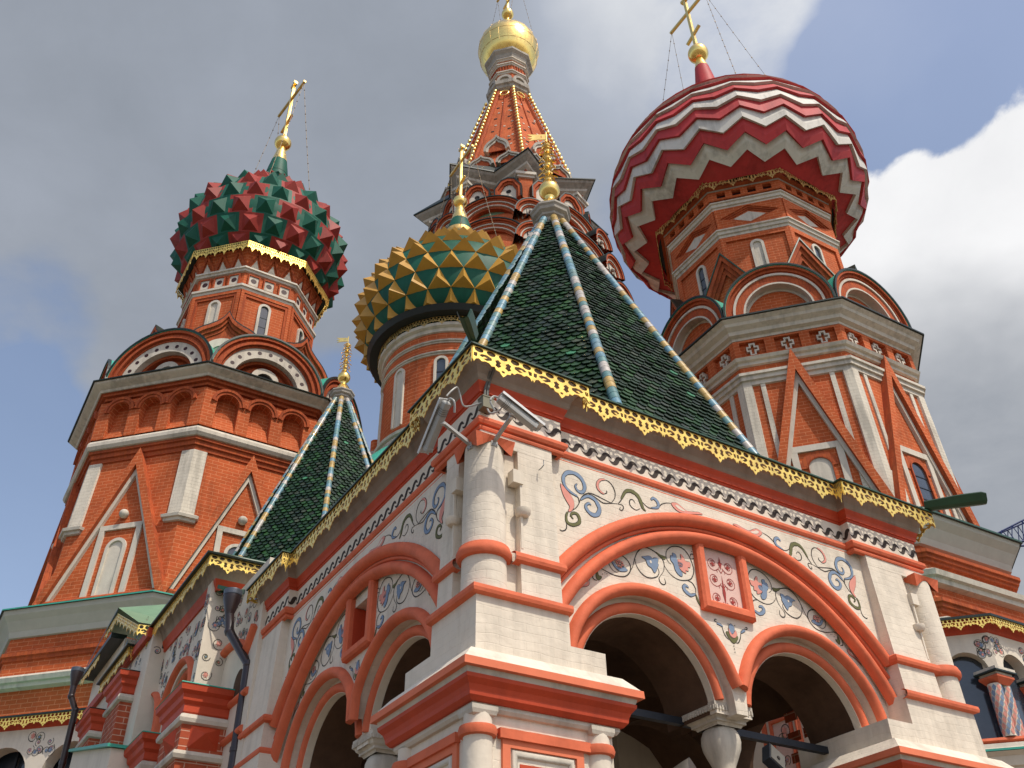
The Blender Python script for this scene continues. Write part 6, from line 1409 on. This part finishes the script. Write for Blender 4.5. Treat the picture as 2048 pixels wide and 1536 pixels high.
# ---------------------------------------------------------------- arcades at the tower feet
def arcade(name, label, c, R, zt_, ks, th, k_=1.0, seed=1, rise=.9):
    r = root(name, label, 'arcade', (c[0], c[1], 0), (0, 0, 0), 'glazed arcades round the tower feet')
    hw = R*C8*HT
    m = M(); m.loft([oct_(R*.985*.93, 0, th), oct_(R*.985*.93, zt_-.3, th)], 'glass'); m.build('glazing', r)
    for k in ks:
        F = oface(k, R, th); na = max(1, round(2*hw/(1.75*k_))); w = 2*hw/na; ar = w*.5-.21*k_; zc_ = zt_-.95*k_-ar*.55
        m = M(); arcwall(m, F, -hw, hw, zc_-.1, zt_-.1, [(-hw+w*(i+.5), zc_, ar, zc_-.1) for i in range(na)], -.35, 0, 'white', nn=14)
        for i in range(na+1): flowers(m, F, max(-hw+.05, -hw+w*i-.35*k_), min(hw-.05, -hw+w*i+.35*k_), zc_+ar*.75, zt_-.4*k_, 12, seed+i+k, k=1.1*k_)
        m.build('painted_arches', r)
        m = M()
        for i in range(na): m.fbox(F, -hw+w*(i+.5)-.03, -hw+w*(i+.5)+.03, zc_-2.2, zc_+ar, -.5, -.44, 'iron')
        m.build('glazing_bar', r)
    for k in [ks[0]]+[q+1 for q in ks]: pass
    for k in ks:
        F = oface(k, R, th); na = max(1, round(2*hw/(1.75*k_))); w = 2*hw/na; ar = w*.5-.21*k_; zc_ = zt_-.95*k_-ar*.55
        for i in range(na+1):
            if i == na and k+1 in ks: continue
            s_ = -hw+w*i; p = F.P(s_, 0, -.12); m = M(); rr = .155*k_
            zc2 = zc_-.34*k_
            for q in ((0,), ) if 0 < i < na else ((-.17*k_,), (.17*k_,)):
                pq = F.P(s_+q[0], 0, -.12)
                m.lathe((pq.x, pq.y, 0), [(rr,zc2-1.25*k_),(rr,zc2-.02)], 'pwhite', 18)
                nr_, nc_ = 9, 9
                for a_ in range(nc_):
                    for b_ in range(nr_):
                        an = 2*pi*(a_+.5*(b_ % 2))/nc_; zz_ = zc2-1.2*k_+b_*1.15*k_/nr_; da = pi/nc_*.82; dz = .085*k_
                        pts = [(an-da, zz_+dz*.8), (an-da*.8, zz_+dz*.2), (an, zz_-dz*.5), (an+da*.8, zz_+dz*.2), (an+da, zz_+dz*.8), (an, zz_+dz*1.5)]
                        m.add([(pq.x+(rr+.006)*cos(t), pq.y+(rr+.006)*sin(t), z) for t, z in pts], [(0,1,2,3,4,5)], ('pblue','ppink')[(a_+b_//2) % 2])
            m.build('painted_column', r)
            m = M(); g = .34*k_
            m.loft([[tuple(p+F.u*(f*g*i_)+F.n*(f*g*.8*j_)+Vector((0,0,z))) for i_, j_ in ((-1,-1),(1,-1),(1,1),(-1,1))] for f, z in ((.55,zc2-.04),(.95,zc2+.08),(.95,zc2+.12),(.85,zc2+.14),(.9,zc2+.20),(1.1,zc2+.26),(1.12,zc_-.10))], 'trim', mats=['pink','pink','trim','trim','trim','trim']); m.loft([[tuple(p+F.u*(1.16*g*i_)+F.n*(1.16*g*.8*j_)+Vector((0,0,z))) for i_, j_ in ((-1,-1),(1,-1),(1,1),(-1,1))] for z in (zc_-.10, zc_-.07)], 'eave', c0=True, c1=True); m.build('column_capital', r)
    m = M(); zs = zt_-2.85*k_
    zc_ = zt_-.95*k_-(2*hw/max(1, round(2*hw/(1.75*k_)))*.5-.21*k_)*.55; zs = zc_-.34*k_-1.25*k_
    def ring(o, z): return oct_(R+o, z, th)
    m.loft([ring(-.1,zs), ring(.10,zs-.01), ring(.12,zs-.06), ring(.05,zs-.10)], 'pink'); m.build('sill_roll', r)
    m = M(); m.loft([ring(.05,zs-.10), ring(.14,zs-.12), ring(.16,zs-.2), ring(.20,zs-.22), ring(.20,zs-.26)], 'trim', mats=['trim','trim','trim','teal']); m.loft([ring(.20,zs-.27), ring(.10,zs-.34), ring(.06,zs-.5), ring(.0,zs-.52), ring(.0,0)], 'white'); m.build('parapet', r)
    for k in ks:
        F = oface(k, R, th); n_ = max(1, round(2*hw/1.5)); 
        for i in range(n_):
            s_ = -hw+2*hw*(i+.5)/n_; m = M(); m.band(F, [(s_-.28,zs-1.5),(s_+.28,zs-1.5),(s_+.28,zs-.75),(s_-.28,zs-.75)], .07, .04, .0, 'red', closed=True, prof=[(-.035,0),(-.035,.04),(.035,.04),(.035,0)], sm=False); flowers(m, F, s_-.16, s_+.16, zs-1.35, zs-.9, 5, seed+i*3+k, k=.9); m.build('parapet_panel', r)
    m = M(); m.loft([ring(-.02,zt_-.25), ring(.03,zt_-.22), ring(.06,zt_-.1), ring(.12,zt_-.02), ring(.16,zt_)], 'red'); m.build('red_cornice', r)
    m = M(); m.loft([ring(.1,zt_), ring(.28,zt_), ring(.28,zt_+.05), ring(-R*.45,zt_+rise)], 'teal', mats=['eave','eave','teal'], c1=True); m.build('roof', r)
    ff = ring(.24, 0)
    m = M()
    for k in ks: fringe(m, ff[k % 8][:2], ff[(k+1) % 8][:2], zt_, .27*k_, .5*k_)
    m.build('gilt_fringe', r)
    return r
arcade('glazed_arcade', 'glazed arcade with patterned columns in the bottom left corner', (-10.77, 30.13), 7.2, 9.35, (7, 0, 1), TH, 1.0, 50)
q_ = fw+rv*((1980-1024)/F_PX)-uv_*((1232-768)/F_PX); q_ = Vector((0,0,1.6))+q_*(18.0/q_.y); ARCZ = q_.z; ARC2 = (q_.x-3.14*cos(TH+pi/4), q_.y-3.14*sin(TH+pi/4))
arcade('glazed_arcade', 'glazed arcade with patterned columns at the bottom right, beside the porch', ARC2, 2.9, ARCZ, (6, 7, 0, 1), TH, .8, 90, .15)

# ---------------------------------------------------------------- distant crane
cr0 = root('tower_crane', 'blue lattice crane jib in the distance at the right edge', 'crane', (88, 118, 0))
m = M()
for yy in (0, 1.4):
    m.tube([(-24.0,.7,62.6), (-18,yy,65.2), (0,yy,73)], .13, 'crane', 5); m.tube([(-24.0,.7,62.4), (-22.3,yy,61.7), (-18,yy,61.9), (0,yy,62.5)], .15, 'crane', 5)
for i in range(14):
    x = -22.6+i*1.6; zt_ = 62.6+(x+24)*.435; zb_ = 61.7+(x+22.3)*.035; x2 = x+.8; zt2 = 62.6+(x2+24)*.435; zb2 = 61.7+(x2+22.3)*.035
    for yy in (0, 1.4): m.tube([(x,yy,zb_), (x2,yy,zt2)], .07, 'crane', 4); m.tube([(x2,yy,zt2), (x+1.6,yy,zb_+.05)], .07, 'crane', 4)
    m.tube([(x,0,zb_), (x,1.4,zb_)], .06, 'crane', 4)
m.build('jib', cr0)
m = M()
for xx, yy in ((-.7,0),(.7,0),(-.7,1.4),(.7,1.4)): m.tube([(xx,yy,0),(xx,yy,74)], .14, 'crane', 5)
for i in range(36):
    z = i*2; s_ = .7 if i % 2 else -.7
    for yy in (0, 1.4): m.tube([(s_,yy,z),(-s_,yy,z+2)], .07, 'crane', 4)
m.build('mast', cr0)
